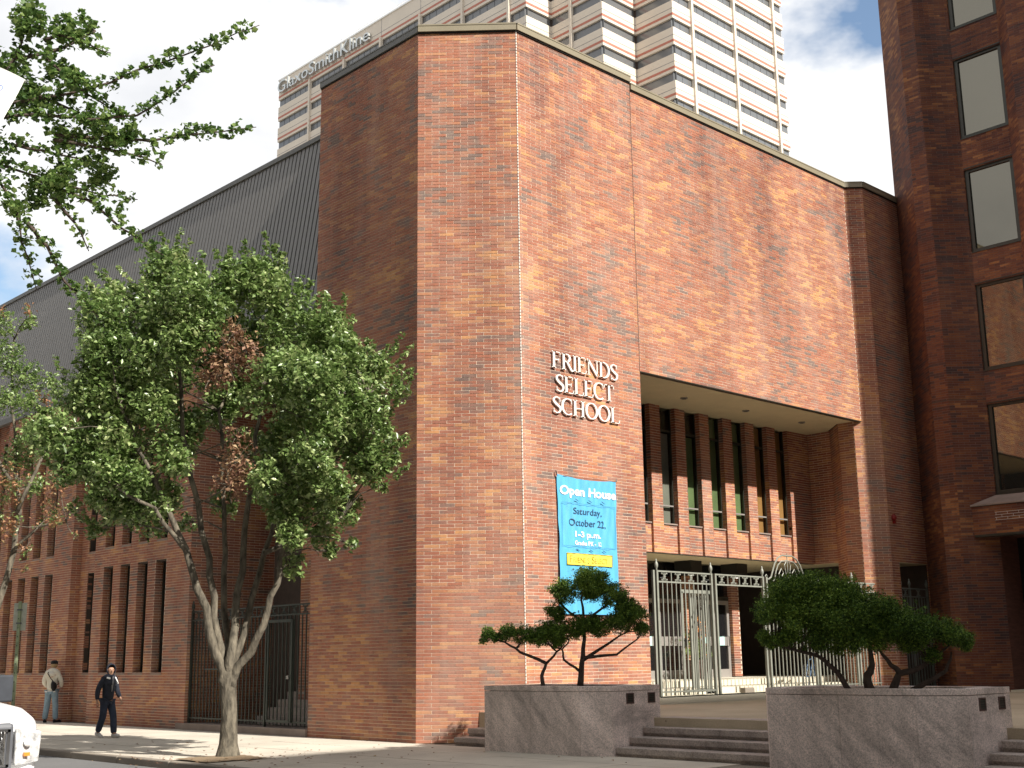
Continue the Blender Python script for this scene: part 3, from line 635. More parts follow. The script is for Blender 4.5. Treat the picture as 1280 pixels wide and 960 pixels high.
for word, x0, x1, z0, z1 in (('FRIENDS', 2.52, 4.74, 8.03, 8.41), ('SELECT', 2.62, 4.58, 7.50, 7.89), ('SCHOOL', 2.51, 4.76, 7.0, 7.37)):
    gl = [glyph(ch) for ch in word]; tot = sum(w for _, w in gl); hz_ = z1-z0; sx = (x1-x0)/tot; x = x0
    for b, w in gl:
        b.v = [(x+vx*sx, YF-0.036+vy*0.03, z0+vz*hz_) for vx, vy, vz in b.v]
        b.m = [1 if False else 0 for _ in b.m]
        me_o = b.build('letter', 'letter', sg); x += w*sx
# ------------------------------------------------------------------ text helper
def text_mesh(s, name, m, parent, org, xd, yd, length=None, height=None, depth=0.01, bold=0.0, warp=None, **k):
    cu = bpy.data.curves.new(name, 'FONT'); cu.body = s; cu.size = 1; cu.extrude = 0.5; cu.offset = bold; cu.resolution_u = 3
    o = bpy.data.objects.new(name, cu); COL.objects.link(o); bpy.context.view_layer.update()
    me = bpy.data.meshes.new_from_object(o.evaluated_get(bpy.context.evaluated_depsgraph_get())); bpy.data.objects.remove(o)
    n = len(me.vertices); co = np.empty(n*3, 'f'); me.vertices.foreach_get('co', co); co = co.reshape(-1, 3)
    x0, x1 = co[:, 0].min(), co[:, 0].max(); y0, y1 = co[:, 1].min(), co[:, 1].max()
    sx = length/(x1-x0) if length else None; sy = height/(y1-y0) if height else sx
    sx = sx or sy
    xd = Vector(xd); yd = Vector(yd); zd = xd.cross(yd); A = np.array([xd, yd, zd])
    q = np.stack([(co[:, 0]-x0)*sx, (co[:, 1]-y0)*sy, co[:, 2]*depth], 1)@A+np.array(org)-np.array(wl(parent))
    
    if warp: q = np.array([warp(*p) for p in q+np.array(wl(parent))])-np.array(wl(parent))
    me.vertices.foreach_set('co', q.astype('f').ravel()); me.materials.clear(); me.materials.append(M[m]); me.update()
    # one object per character: connected pieces whose spans overlap belong to one letter
    par = list(range(n))
    def fd(i):
        while par[i] != i: par[i] = par[par[i]]; i = par[i]
        return i
    for e_ in me.edges:
        a, b_ = fd(e_.vertices[0]), fd(e_.vertices[1]); par[a] = b_
    xs_ = (co[:, 0]-x0)*sx; isl = {}
    for i in range(n): isl.setdefault(fd(i), []).append(i)
    gr_ = sorted([[xs_[v].min(), xs_[v].max(), list(v)] for v in isl.values()], key=lambda g_: g_[0]); cl_ = []
    for g_ in gr_:
        if cl_ and g_[0] < cl_[-1][1]-0.3*(g_[1]-g_[0]): cl_[-1][1] = max(cl_[-1][1], g_[1]); cl_[-1][2] += g_[2]
        else: cl_.append(g_)
    own = np.empty(n, int)
    for i, g_ in enumerate(cl_): own[g_[2]] = i
    fcs = [list(p.vertices) for p in me.polygons]
    for i, g_ in enumerate(cl_):
        mp_ = {v: j for j, v in enumerate(g_[2])}; m2 = bpy.data.meshes.new('letter'); m2.from_pydata([tuple(q[v]) for v in g_[2]], [], [[mp_[v] for v in f] for f in fcs if own[f[0]] == i])
        m2.materials.append(M[m]); m2.update(); ob = bpy.data.objects.new('letter', m2); COL.objects.link(ob); finish(ob, parent, **k)
# ------------------------------------------------------------------ blue banner
bn = thing('banner', 'tall blue open house banner hanging on the brick pylon under the white name letters', 'banner', (3.6, YF-0.03, 2.6))
b = MB(); NX, NZ = 70, 90
def by(u, v): return YF-0.040-0.009*math.sin(u*19+v*4)*(0.4+v*(1-v)*2)-0.005*math.sin(u*47-v*9)-0.006*math.sin(v*7)-0.007*math.sin(u*30+v*26)-0.004*math.sin(u*55-v*20)
for i in range(NX):
    for j in range(NZ):
        c4 = []
        for (a, q) in ((i, j), (i+1, j), (i+1, j+1), (i, j+1)):
            u, v = a/NX, q/NZ; wdt = 1.0-0.035*math.sin(v*PI); xx = 3.58+(u-.5)*1.95*wdt; zz = 2.6+3.03*v-(0.06*math.sin(u*PI) if v > .5 else 0)*(v-.5)*2
            c4.append((xx, by(u, v), zz))
        b.poly(c4)
cloth = b.build('cloth', 'banner', bn, smooth=True)
bm = bmesh.new(); bm.from_mesh(cloth.data); bmesh.ops.remove_doubles(bm, verts=bm.verts, dist=0.0005); bm.to_mesh(cloth.data); bm.free()
Yt = YF-0.066; X_, Z_ = (1, 0, 0), (0, 0, 1)
def btxt(s, nm, m, x0, z0, ln, ht, bold=0.0): return text_mesh(s, nm, m, bn, (x0, Yt, z0), X_, Z_, ln, ht, 0.0015, bold, warp=lambda x, y, z: (x, y-Yt-(.019 if 3.65 < z < 3.93 else .011)+by((x-2.605)/1.95, (z-2.6)/3.03), z))
btxt('Open House', 'lettering', 'white', 2.69, 5.13, 1.83, 0.27, 0.03)
btxt('Saturday,', 'lettering', 'navy', 3.10, 4.74, 0.93, 0.19, 0.004); btxt('October 22,', 'lettering', 'navy', 2.96, 4.50, 1.2, 0.18, 0.004)
btxt('1-3 p.m.', 'lettering', 'white', 3.14, 4.24, 0.84, 0.17, 0.03); btxt('Grades PK - 12', 'lettering', 'white', 3.12, 4.10, 0.87, 0.10, 0.02)
b = MB(); [b.hexa([(2.85+.074*i, by((.245+.074*i)/1.95, .354)-.014, 3.66), (2.924+.074*i, by((.319+.074*i)/1.95, .354)-.014, 3.66), (2.924+.074*i, by((.319+.074*i)/1.95, .354)-.010, 3.66), (2.85+.074*i, by((.245+.074*i)/1.95, .354)-.010, 3.66), (2.85+.074*i, by((.245+.074*i)/1.95, .43)-.014, 3.92), (2.924+.074*i, by((.319+.074*i)/1.95, .43)-.014, 3.92), (2.924+.074*i, by((.319+.074*i)/1.95, .43)-.010, 3.92), (2.85+.074*i, by((.245+.074*i)/1.95, .43)-.010, 3.92)]) for i in range(20)]; b.build('yellow_label', 'yellow', bn)
b = MB(); 
for a, q in (((2.85, 3.66), (4.33, 3.67)), ((2.85, 3.91), (4.33, 3.92)), ((2.85, 3.67), (2.86, 3.91)), ((4.32, 3.67), (4.33, 3.91))): b.box((a[0], Yt-.002, a[1]), (q[0], Yt+.001, q[1]))
b.build('label_border', 'gold', bn); x = 2.95
for word, ln in (('F', .1), ('RIENDS', .56), ('S', .1), ('ELECT', .44)):
    btxt(word, 'lettering', 'gold', x, 3.715, ln*0.93, 0.15 if len(word) == 1 else 0.115); x += ln+(.03 if word == 'RIENDS' else .005)
b = MB()
for a, q in (((2.72, 5.015), (4.46, 5.02)), ((2.72, 4.07), (4.46, 4.075)), ((2.72, 4.075), (2.725, 5.015)), ((4.455, 4.075), (4.46, 5.015))): b.box((a[0], Yt-.001, a[1]), (q[0], Yt+.002, q[1]))
b.build('stitched_line', 'navy', bn)
for z in (5.07, 3.97, 3.50, 2.95):
    for x in (3.14, 3.57, 4.0):
        b = MB(); b.prism([(0, 0), (.12, 0), (.06, .012)], 0, .02); b.v = [(x+v[0], Yt-0.012+v[1], z+.035-v[0]*.35+v[2]*(1-v[0]*6)) for v in b.v]; b.build('wind_flap', 'navy', bn)
b = MB(); b.tube([(2.58, YF-.04, 5.70), (2.60, YF-.05, 5.60)], .012, 6); b.tube([(4.58, YF-.04, 5.68), (4.56, YF-.05, 5.62)], .012, 6); b.tube([(2.61, YF-.04, 5.59), (4.56, YF-.04, 5.62)], .004, 5); b.build('hook', 'black', bn)
# ------------------------------------------------------------------ BRICK TOWER ON THE RIGHT
tw = thing('brick_tower', 'dark red brick tower with angled piers and tall bronze framed windows at the right edge', 'building', (18.1, -6, 0))
K0, K1, K2, W0, W1 = (18.14, -1.98), (16.84, -3.28), (16.84, -3.80), (17.60, -4.56), (17.60, -6.08)
core = [(18.34, -1.86), (16.92, -3.28), (16.88, -3.78), (17.66, -4.54), (17.95, -4.54), (17.95, -6.12), (17.62, -6.12), (17.16, -6.58), (17.16, -9.0), (16.2, -10.0), (16.2, -11.5), (17.0, -12.3), (17.0, -24), (34, -24), (34, -1.9)]
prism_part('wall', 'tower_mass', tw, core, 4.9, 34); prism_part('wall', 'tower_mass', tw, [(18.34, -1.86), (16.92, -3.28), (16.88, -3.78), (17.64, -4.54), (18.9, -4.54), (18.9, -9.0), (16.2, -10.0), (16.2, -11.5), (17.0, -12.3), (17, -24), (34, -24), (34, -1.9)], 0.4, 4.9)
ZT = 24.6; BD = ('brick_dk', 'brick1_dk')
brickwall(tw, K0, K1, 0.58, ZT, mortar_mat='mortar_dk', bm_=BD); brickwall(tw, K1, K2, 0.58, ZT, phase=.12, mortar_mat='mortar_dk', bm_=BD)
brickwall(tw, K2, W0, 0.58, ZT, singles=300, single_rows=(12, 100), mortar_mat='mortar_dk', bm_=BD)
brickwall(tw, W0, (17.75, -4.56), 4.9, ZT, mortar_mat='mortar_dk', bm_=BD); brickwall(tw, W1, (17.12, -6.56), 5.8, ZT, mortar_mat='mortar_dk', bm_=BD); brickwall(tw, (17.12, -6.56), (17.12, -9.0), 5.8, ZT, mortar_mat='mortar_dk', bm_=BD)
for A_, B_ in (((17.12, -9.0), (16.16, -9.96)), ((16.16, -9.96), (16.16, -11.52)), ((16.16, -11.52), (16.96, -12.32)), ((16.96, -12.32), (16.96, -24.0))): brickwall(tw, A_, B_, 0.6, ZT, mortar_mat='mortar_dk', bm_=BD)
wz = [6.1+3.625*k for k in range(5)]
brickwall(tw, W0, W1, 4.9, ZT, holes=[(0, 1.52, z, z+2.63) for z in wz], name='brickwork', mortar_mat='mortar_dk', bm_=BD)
for i, z in enumerate(wz):
    wn = box_part('window', 'bronze', tw, (17.66, -4.68, z), (17.76, -4.565, z+2.63))
    box_part('frame', 'bronze', wn, (17.66, -6.07, z), (17.76, -5.96, z+2.63)); box_part('frame', 'bronze', wn, (17.66, -5.96, z), (17.76, -4.68, z+.10)); box_part('frame', 'bronze', wn, (17.66, -5.96, z+2.53), (17.76, -4.68, z+2.63))
    box_part('gasket', 'black', wn, (17.70, -5.975, z+.09), (17.715, -4.665, z+2.54)) if False else None
    box_part('pane', 'glass_mirror', wn, (17.72, -5.97, z+.09), (17.735, -4.67, z+2.54))
    box_part('sill', 'bronze', tw, (17.575, -6.08, z-.03), (17.75, -4.57, z)); box_part('head_flashing', 'bronze', tw, (17.58, -6.08, z+2.632), (17.75, -4.57, z+2.655))
for k in range(5):
    z = 8.86+3.65*k; b = MB()
    for A_, B_ in ((K0, K1), (K1, K2), (K2, W0)):
        A_ = Vector((*A_, 0)); B_ = Vector((*B_, 0)); d = (B_-A_).normalized(); n = Vector((d.y, -d.x, 0)); b.obox(A_+n*.004+Vector((0, 0, z)), B_-A_, -n*.03, (0, 0, 0.018))
    b.build('expansion_joint', 'sealant_dk', tw)
lg = MB(); lp = [(17.1, -4.06), (17.62, -4.58), (17.62, -8.8), (17.1, -8.8)]
lg.prism([(17.13, -4.07), (17.62, -4.56), (17.62, -8.8), (17.13, -8.8)], 4.88, 5.74); ledge = lg.build('ledge', 'core', tw)
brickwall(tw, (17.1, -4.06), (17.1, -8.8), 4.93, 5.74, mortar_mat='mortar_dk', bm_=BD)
b = MB(); b.hexa([(17.06, -4.03, 5.74), (17.06, -8.8, 5.74), (17.7, -8.8, 5.74), (17.6, -4.57, 5.74), (17.06, -4.03, 5.78), (17.06, -8.8, 5.78), (17.66, -8.8, 6.07), (17.6, -4.57, 6.07)]); b.build('sloping_sill', 'lime', tw)
b = MB(); b.box((17.08, -8.8, 4.87), (17.3, -4.08, 4.93)); b.build('lintel_angle', 'bronze', tw)
b = MB()
for r in range(4):
    b.box((17.092, -6.3, 5.30+r*BH), (17.0985, -4.72+.0, 5.309+r*BH)); 
    for q in range(5): yq = -4.75-q*BL-(BL/2 if r % 2 else 0); b.box((17.092, yq-.008, 5.30+r*BH), (17.098, yq, 5.30+(r+1)*BH)) if r < 3 else None
b.build('repointed_mortar', 'sealant', tw)
box_part('threshold', 'white_stone', tw, (17.3, -8.8, PZ), (18.9, -4.58, PZ+.05))
box_part('wall', 'dark', tw, (18.75, -9, 0.6), (18.8, -4.5, 4.9)); 
b = MB(); b.box((18.2, -5.6, .66), (18.26, -5.5, 4.9)); b.box((18.2, -6.6, .66), (18.26, -6.5, 4.9)); b.build('frame', 'bronze', tw)

# ------------------------------------------------------------------ FAR OFFICE TOWER
ot = thing('office_tower', 'pale concrete office tower with ribbon windows and red stripes rising behind the school', 'building', (120, 110, 0))
FP = [(100.88, 164.7), (100.88, 98.14), (106.2, 98.14), (106.2, 87.85), (113.59, 87.85), (113.59, 80.81), (142.2, 80.81)]
ZTOP = 108.9; FL = 4.2; ZST = 105.4
ins = 0.35
full = [(x+ins, y+ins) for x, y in FP]; full[-1] = (142.0, FP[-1][1]+ins); full[0] = (FP[0][0]+ins, 164.5)
prism_part('core_mass', 'core', ot, full+[(142.0, 164.5)], 0, ZTOP-1)
outl = FP+[(142.2, 82.0), (143.6, 82.0), (143.6, 164.7)]
def band(z0, z1):
    prism_part('spandrel', 'cream', ot, outl, z0, z1)
band(ZST-0.45, ZTOP)
for k in range(1, 9):
    zt = ZST-0.45-FL*k+0.0; band(zt, zt+FL-1.45)
prism_part('wall', 'cream', ot, outl, 0, ZST-0.45-FL*9+FL-1.45)
segs = []
for i in range(6):
    a, b_ = Vector(FP[i]), Vector(FP[i+1]); d = (b_-a).normalized(); ln = (b_-a).length; n = Vector((d.y, -d.x)); segs.append((a, d, n, ln, i))
pil = {0: [10.45+10.5*j for j in range(6)], 2: [4.2], 5: [4.4, 15.0, 25.75]}
wmesh = {}
def win_mesh(ln):
    key = round(ln, 2)
    if key not in wmesh:
        b = MB(); b.box((0, .32, 0), (ln, .36, 1.45)); me = b.mesh('window', 'tglass'); q = None; k = max(1, int(round(ln/1.75))); q = []
        b = MB(); b.box((-.04, .27, 0), (.04, .33, 1.45)); wmesh.setdefault('m', b.mesh('mullion', 'greyplas')); wmesh[key] = (me, [ln*j/k for j in range(1, k)])
    return wmesh[key]
for a, d, n, ln, i in segs:
    cuts = [0]+pil.get(i, [])+[ln]; ang = math.atan2(d.y, d.x)
    for k in range(0, 8):
        zb = ZST-0.45-1.45-FL*k
        for c0, c1 in zip(cuts[:-1], cuts[1:]):
            p = a+d*(c0+(.25 if c0 else 0)); wl_ = c1-c0-(.25 if c0 else 0)-(.25 if c1 < ln else 0)
            me, mu = win_mesh(wl_); wo_ = inst(me, 'window', ot, (p.x, p.y, zb), ang)
            for xm in (mu if i in (0, 5) else ()): m_ = bpy.data.objects.new('mullion', wmesh['m']); COL.objects.link(m_); m_.parent = wo_; m_.location = (xm, 0, 0)
    for k in range(0, 9):
        zs = ZST-FL*k; b = MB(); b.obox(Vector((a.x, a.y, zs))+Vector((n.x, n.y, 0))*.03+Vector((d.x, d.y, 0))*.0, Vector((d.x, d.y, 0))*ln, -Vector((n.x, n.y, 0))*.1, (0, 0, .36)); b.build('stripe', 'redline', ot)
        b = MB(); b.obox(Vector((a.x, a.y, zs+1.05))+Vector((n.x, n.y, 0))*.02, Vector((d.x, d.y, 0))*ln, -Vector((n.x, n.y, 0))*.1, (0, 0, .06)); b.build('panel_joint', 'greyplas', ot)
    for c in pil.get(i, []):
        p = a+d*(c-.25); b = MB(); b.obox(Vector((p.x, p.y, 60))+Vector((n.x, n.y, 0))*.35, Vector((d.x, d.y, 0))*.45, -Vector((n.x, n.y, 0))*.6, (0, 0, ZST-60+.0)); b.build('pilaster', 'cream', ot)
        b = MB(); b.obox(Vector((p.x+d.x*.22, p.y+d.y*.22, ZST))+Vector((n.x, n.y, 0))*.02, Vector((d.x, d.y, 0))*.06, -Vector((n.x, n.y, 0))*.1, (0, 0, ZTOP-ZST)); b.build('panel_joint', 'greyplas', ot)
b = MB(); b.tube([(101.1, 164, ZTOP+.9), (101.1, 98.4, ZTOP+.9)], .06, 5); b.tube([(101.1, 98.4, ZTOP+.9), (114, 98.4, ZTOP+.9)], .06, 5); b.build('roof_rail', 'white', ot)
box_part('parapet_cap', 'white', ot, (100.7, 98.0, ZTOP), (101.3, 164.8, ZTOP+.25))
text_mesh('GlaxoSmithKline', 'lettering', 'steel_letter', ot, (100.45, 164.2, 105.95), (0, -1, 0), (0, 0, 1), 28.2, 2.4, 0.45, 0.0)

# ------------------------------------------------------------------ PLANTERS
def planter(poly, label, vent_x, zb=0.0, zt=1.18, seams=()):
    cx = sum(p[0] for p in poly)/len(poly); cy = sum(p[1] for p in poly)/len(poly)
    t = thing('stone_planter', label, 'planter', (cx, cy, 0), group='granite planters flanking the entrance steps')
    n = len(poly); th = 0.16
    for i in range(n):
        a = Vector((*poly[i], 0)); b_ = Vector((*poly[(i+1) % n], 0)); d = (b_-a); ln = d.length; d.normalize(); nr = Vector((d.y, -d.x, 0))
        cuts = [0, ln]
        if ln > 2.2: cuts = [0]+[ln*j/round(ln/1.35) for j in range(1, int(round(ln/1.35)))]+[ln] if i != 0 else [0, ln*.5, ln]
        for c0, c1 in zip(cuts[:-1], cuts[1:]):
            q = MB(); g0 = .0025; q.obox(a+d*(c0+g0)+Vector((0, 0, zb-.05)), d*(c1-c0-2*g0), -nr*th, (0, 0, zt-.095-zb+.05)); q.build('slab', 'granite', t)
        q = MB(); q.obox(a+nr*.004+Vector((0, 0, zt-.088))-d*.002, d*(ln+.004), -nr*.24, (0, 0, .088)); q.build('rim', 'granite', t, bevel=.006)
    inner = [(cx+(x-cx)*.9, cy+(y-cy)*.94) for x, y in poly]
    prism_part('soil', 'earth', t, inner, 0.2, zt-.07)
    ys = min(p[1] for p in poly)
    for vx in vent_x:
        v = MB(); v.box((vx-.10, ys-.012, .87), (vx-.075, ys+.06, 1.05)); v.box((vx+.075, ys-.012, .87), (vx+.10, ys+.06, 1.05)); v.box((vx-.075, ys-.012, .87), (vx+.075, ys+.06, .89)); v.box((vx-.075, ys-.012, 1.03), (vx+.075, ys+.06, 1.05))
        vo = v.build('vent', mat('rusty vent frame', (0.10, 0.06, 0.05), .7), t)
        box_part('vent_back', 'black', vo, (vx-.075, ys-.004, .89), (vx+.075, ys-.002, 1.03))
        for q in range(4): 
            b = MB(); b.obox((vx-.075, ys-.01, .90+q*.033), (.15, 0, 0), (0, .008, .012), (0, 0, .006)); b.build('louver', 'bronze', vo)
    return t
planter([(-.50, -2.65), (-.50, -5.12), (-.20, -5.60), (1.10, -5.60), (1.10, -2.65)], 'granite planter with two small windswept junipers in front of the brick pylon', (.28, .86))
planter([(-.36, -8.93), (-.50, -9.05), (-.50, -11.50), (-.16, -12.10), (1.12, -12.10), (1.12, -8.93)], 'larger looking granite planter with a spreading juniper nearest the right edge', (.25, .84))

# ------------------------------------------------------------------ FOLIAGE
FH = Vector((0.6919, 0.7220, 0)); RH = Vector((0.7220, -0.6919, 0))
def leaves(name, m, parent, clumps, n_per, size, shell=0.35, up=0.4, tufts=None, tr_=.17, aspect=0.62, flat=1.0, **k):
    """clumps: world centre + radius; folded two-triangle leaves scattered through each ball, denser at its rim"""
    C_ = []; 
    for (c, r, w) in clumps:
        n = int(n_per*w); 
        if n < 1: continue
        d = rng.normal(size=(n, 3)); d /= np.linalg.norm(d, axis=1)[:, None]; rad = r*(rng.random(n)**shell)*(1+0.18*rng.normal(size=n)); 
        # sub-clumping: pull leaves towards random tufts
        kk = tufts or max(3, int(n/14)); tu = rng.normal(size=(kk, 3)); tu /= np.linalg.norm(tu, axis=1)[:, None]; tu *= (r*(rng.random(kk)**.35))[:, None]
        own = tu[rng.integers(0, kk, n)]+rng.normal(size=(n, 3))*r*tr_
        sel = rng.random(n) < .72; pos = np.where(sel[:, None], own, d*rad[:, None]); pos[:, 2] *= flat
        C_.append(pos+np.array(c))
    P = np.concatenate(C_); N = len(P)
    nrm = rng.normal(size=(N, 3)); nrm[:, 2] = np.abs(nrm[:, 2])+up; nrm /= np.linalg.norm(nrm, axis=1)[:, None]
    t = rng.normal(size=(N, 3)); t -= nrm*np.sum(t*nrm, 1)[:, None]; t /= np.linalg.norm(t, axis=1)[:, None]; s = np.cross(nrm, t)
    sz = size*rng.uniform(.6, 1.25, N)[:, None]; a = t*sz; b_ = s*sz*aspect; fold = nrm*sz*0.22
    V = np.stack([P-a*.5, P+b_*.5+fold*.6+a*.05, P+a*.55-fold*.3, P-b_*.5+fold*.6+a*.05], 1).reshape(-1, 3)
    V -= np.array(wl(parent) if parent else (0, 0, 0)); idx = np.arange(N)*4
    T = np.stack([idx, idx+1, idx+2, idx, idx+2, idx+3], 1).reshape(-1, 3)
    me = bpy.data.meshes.new(name); me.vertices.add(len(V)); me.vertices.foreach_set('co', V.astype('f').ravel())
    me.loops.add(len(T)*3); me.loops.foreach_set('vertex_index', T.astype('i').ravel()); me.polygons.add(len(T))
    me.polygons.foreach_set('loop_start', (np.arange(len(T))*3).astype('i')); me.materials.append(M[m]); me.update(calc_edges=True)
    o = bpy.data.objects.new(name, me); COL.objects.link(o); return finish(o, parent, kind='stuff', **k)
def w3(anc, u, z, d=0.0): p = Vector((anc[0], anc[1], 0))+RH*u+FH*d; return Vector((p.x, p.y, z))
def wob(pts, amt, n=3):
    """subdivide a polyline and make it crooked"""
    out = []
    for a, b_ in zip(pts[:-1], pts[1:]):
        for i in range(n):
            p = a.lerp(b_, i/n); out.append(p+Vector((random.uniform(-1, 1), random.uniform(-1, 1), random.uniform(-.5, .5)))*(amt if out else 0))
    out.append(pts[-1]); return out
def limb_set(anc, limbs, depths, r0, r1, m, parent, name='limb', start=None, amt=.03, n=8):
    pts_all = []
    for L_, dd in zip(limbs, depths):
        k = len(L_); pts = [w3(anc, u, z, dd[0]+(dd[1]-dd[0])*i/(k-1)) for i, (u, z) in enumerate(L_)]
        if start is not None and L_[0][1] < start[1]: pts = [start[0]]+pts
        ra, rb = (r0, r1) if len(dd) < 3 else (dd[2], r1)
        pts = wob(pts, amt); q = MB(); q.tube(pts, [ra+(rb-ra)*(i/(len(pts)-1))**.8 for i in range(len(pts))], n); q.build(name, m, parent, smooth=True); pts_all.append(pts)
    return pts_all
# main pear tree
TA = (-4.54, -0.26)
LIMBS=[[(-0.15, 1.51), (-0.43, 2.65), (-0.8, 3.68), (-1.21, 4.58), (-1.63, 5.49), (-2.06, 6.58)], [(-0.13, 1.58), (-0.31, 2.51), (-0.47, 3.53), (-0.81, 5.02), (-1.03, 6.25), (-1.2, 7.66), (-1.4, 8.63)], [(-0.09, 1.65), (-0.2, 2.65), (-0.32, 3.67), (-0.43, 5.02), (-0.59, 6.55), (-0.05, 7.81)], [(-0.03, 1.65), (0.05, 2.65), (0.09, 3.67), (0.13, 4.86), (0.2, 5.93), (0.28, 7.01), (0.4, 8.28)], [(0.02, 1.58), (0.21, 2.5), (0.46, 3.66), (0.73, 4.85), (1.07, 5.91), (1.51, 6.99)], [(0.03, 1.36), (0.51, 2.07), (0.78, 2.85), (0.91, 3.51), (1.33, 4.54), (1.99, 5.59), (2.51, 6.51)], [(0.46, 3.66), (1.27, 4.1), (1.86, 4.39)], [(-0.8, 3.68), (-1.35, 4.43), (-1.89, 4.74)]]
CLUMPS= [(-1.42, 9.03, 0.44), (-1.87, 8.72, 0.47), (-2.4, 8.56, 0.43), (-0.94, 8.7, 0.44), (-2.69, 8.16, 0.46), (-2.06, 7.99, 0.53), (-1.38, 8.15, 0.53), (-0.68, 8.22, 0.46), (-2.88, 7.53, 0.49), (-2.33, 7.28, 0.52), (-1.65, 7.35, 0.52), (-0.96, 7.5, 0.46), (-3.07, 6.75, 0.49), (-2.45, 6.58, 0.55), (-1.84, 6.65, 0.49), (-3.09, 5.97, 0.45), (-2.55, 5.81, 0.51), (-2.03, 5.88, 0.45), (-3.12, 5.28, 0.39), (-2.59, 5.12, 0.42), (-2.06, 5.04, 0.45), (-2.18, 4.59, 0.36), (-1.8, 4.44, 0.42), (-1.52, 4.81, 0.36), (-1.2, 4.35, 0.24), (-2.6, 4.15, 0.21), (-1.18, 5.64, 0.36), (-1.36, 6.26, 0.43), (-0.29, 8.13, 0.4), (0.08, 8.61, 0.43), (0.46, 8.84, 0.37), (0.7, 8.44, 0.46), (0.09, 8.12, 0.4), (-0.35, 7.49, 0.37), (1.17, 8.11, 0.46), (1.72, 7.7, 0.43), (1.5, 7.31, 0.52), (0.88, 7.48, 0.52), (2.12, 7.14, 0.43), (2.65, 7.06, 0.34), (3.04, 6.66, 0.24), (2.28, 6.51, 0.46), (1.67, 6.52, 0.55), (1.05, 6.69, 0.52), (2.59, 6.05, 0.36), (1.98, 5.9, 0.48), (1.38, 5.91, 0.51), (2.71, 5.43, 0.26), (2.29, 5.28, 0.33), (2.52, 5.1, 0.18), (1.62, 5.22, 0.48), (1.01, 5.3, 0.45), (1.93, 4.76, 0.39), (1.33, 4.62, 0.42), (0.8, 4.85, 0.36), (2.01, 4.23, 0.27), (1.49, 4.02, 0.33), (0.97, 4.25, 0.27), (1.75, 3.65, 0.15), (1.06, 3.43, 0.27), (2.17, 3.79, 0.13), (0.69, 6.23, 0.39)]
BROWN= [(-0.02, 7.02, 0.4), (0.35, 7.17, 0.31), (-0.24, 6.71, 0.27), (0.27, 5.16, 0.3), (0.13, 4.71, 0.27), (0.5, 4.86, 0.19), (.25, 5.6, .22), (.5, 6.9, .25), (-.5, 7.6, .15), (.1, 7.5, .25)]
def crown_depths(cl, cu, cz, ru, rz, rd):
    out = []
    for (u, z, r) in cl:
        q = max(0, 1-((u-cu)/ru)**2-((z-cz)/rz)**2)**.5*rd; d = random.choice((-1, 1))*q*random.uniform(.35, 1.0); out.append((u, z, r, d))
        if q > rd*.45: out.append((u+random.uniform(-.2, .2), z+random.uniform(-.2, .2), r, -d*random.uniform(.5, 1)))
    return out
tr = thing('street_tree', 'leafy multi-stemmed pear tree with withered patches growing in the sidewalk pit', 'tree', (TA[0], TA[1], 0))
q = MB(); tp = [Vector((TA[0], TA[1], -.05)), Vector((TA[0], TA[1], .06)), w3(TA, .0, .25), w3(TA, 0, .7), w3(TA, -.03, 1.15), w3(TA, -.05, 1.5), w3(TA, -.06, 1.8)]
q.tube(tp, [.28, .215, .165, .142, .142, .14, .05], 18); q.build('trunk', 'bark', tr, smooth=True)
random.seed(11)
MDEP = [(-.05, -1.0, .115), (.06, -.5, .10), (.12, 1.1, .09), (-.1, .9, .105), (.02, 1.0, .095), (-.05, -.7, .10), (.3, .8, .05), (-.45, -1.1, .05)]
pts_all = limb_set(TA, LIMBS, MDEP, .11, .022, 'bark', tr, 'limb', start=(w3(TA, -.02, 1.1), 1.75), amt=.045, n=10)
nodes = [p for L_ in pts_all for p in L_[4:]]
cl = crown_depths(CLUMPS, -.1, 6.4, 3.4, 3.0, 2.0)+[(-.9, 5.2, .3, -.9), (1.2, 3.9, .3, -.9), (.9, 4.4, .28, -.8), (1.7, 4.5, .3, -.7), (-1.7, 4.9, .35, -1.0), (-2.3, 4.7, .3, -.8), (-.7, 6.6, .4, 1.3), (-.2, 5.9, .4, 1.5), (.4, 5.9, .35, 1.4), (.1, 5.0, .3, 1.6), (-.6, 4.8, .3, 1.5), (.5, 4.4, .25, 1.3), (-.4, 7.0, .4, 1.2), (.7, 7.3, .4, 1.3)]; tw_ = MB(); cc = []
for (u, z, r, d) in cl:
    c = w3(TA, u, z, d); cc.append((c, r*.92, max(.22, (r/.45)**2)*random.choice((.5, .9, 1.1, 1.35))))
    nn = min(nodes, key=lambda p: (p-c).length+max(0, p.z-c.z)*1.5); mid = nn.lerp(c, .5)+Vector((0, 0, .12)); tw_.tube(wob([nn, mid, c], .04, 2), [.022, .016, .012, .01, .006], 5)
    for _ in range(5):
        e2 = c+Vector((random.uniform(-1, 1), random.uniform(-1, 1), random.uniform(-.8, 1)))*r*.95; tw_.tube([mid.lerp(c, .6), c.lerp(e2, .4), e2], [.009, .006, .003], 4)
bcl = [(w3(TA, u, z, -1.25), r*1.1, (r/.4)**2) for u, z, r in BROWN]
for (c, r, w) in bcl:
    for _ in range(16):
        e2 = c+Vector((random.uniform(-1, 1), random.uniform(-1, 1), random.uniform(-1, 1)))*r*1.1; tw_.tube([c, c.lerp(e2, .5)+Vector((0, 0, .04)), e2], [.009, .006, .003], 4)
    nn = min(nodes, key=lambda p: (p-c).length); tw_.tube([nn, c], [.015, .01], 5)
shoots = []
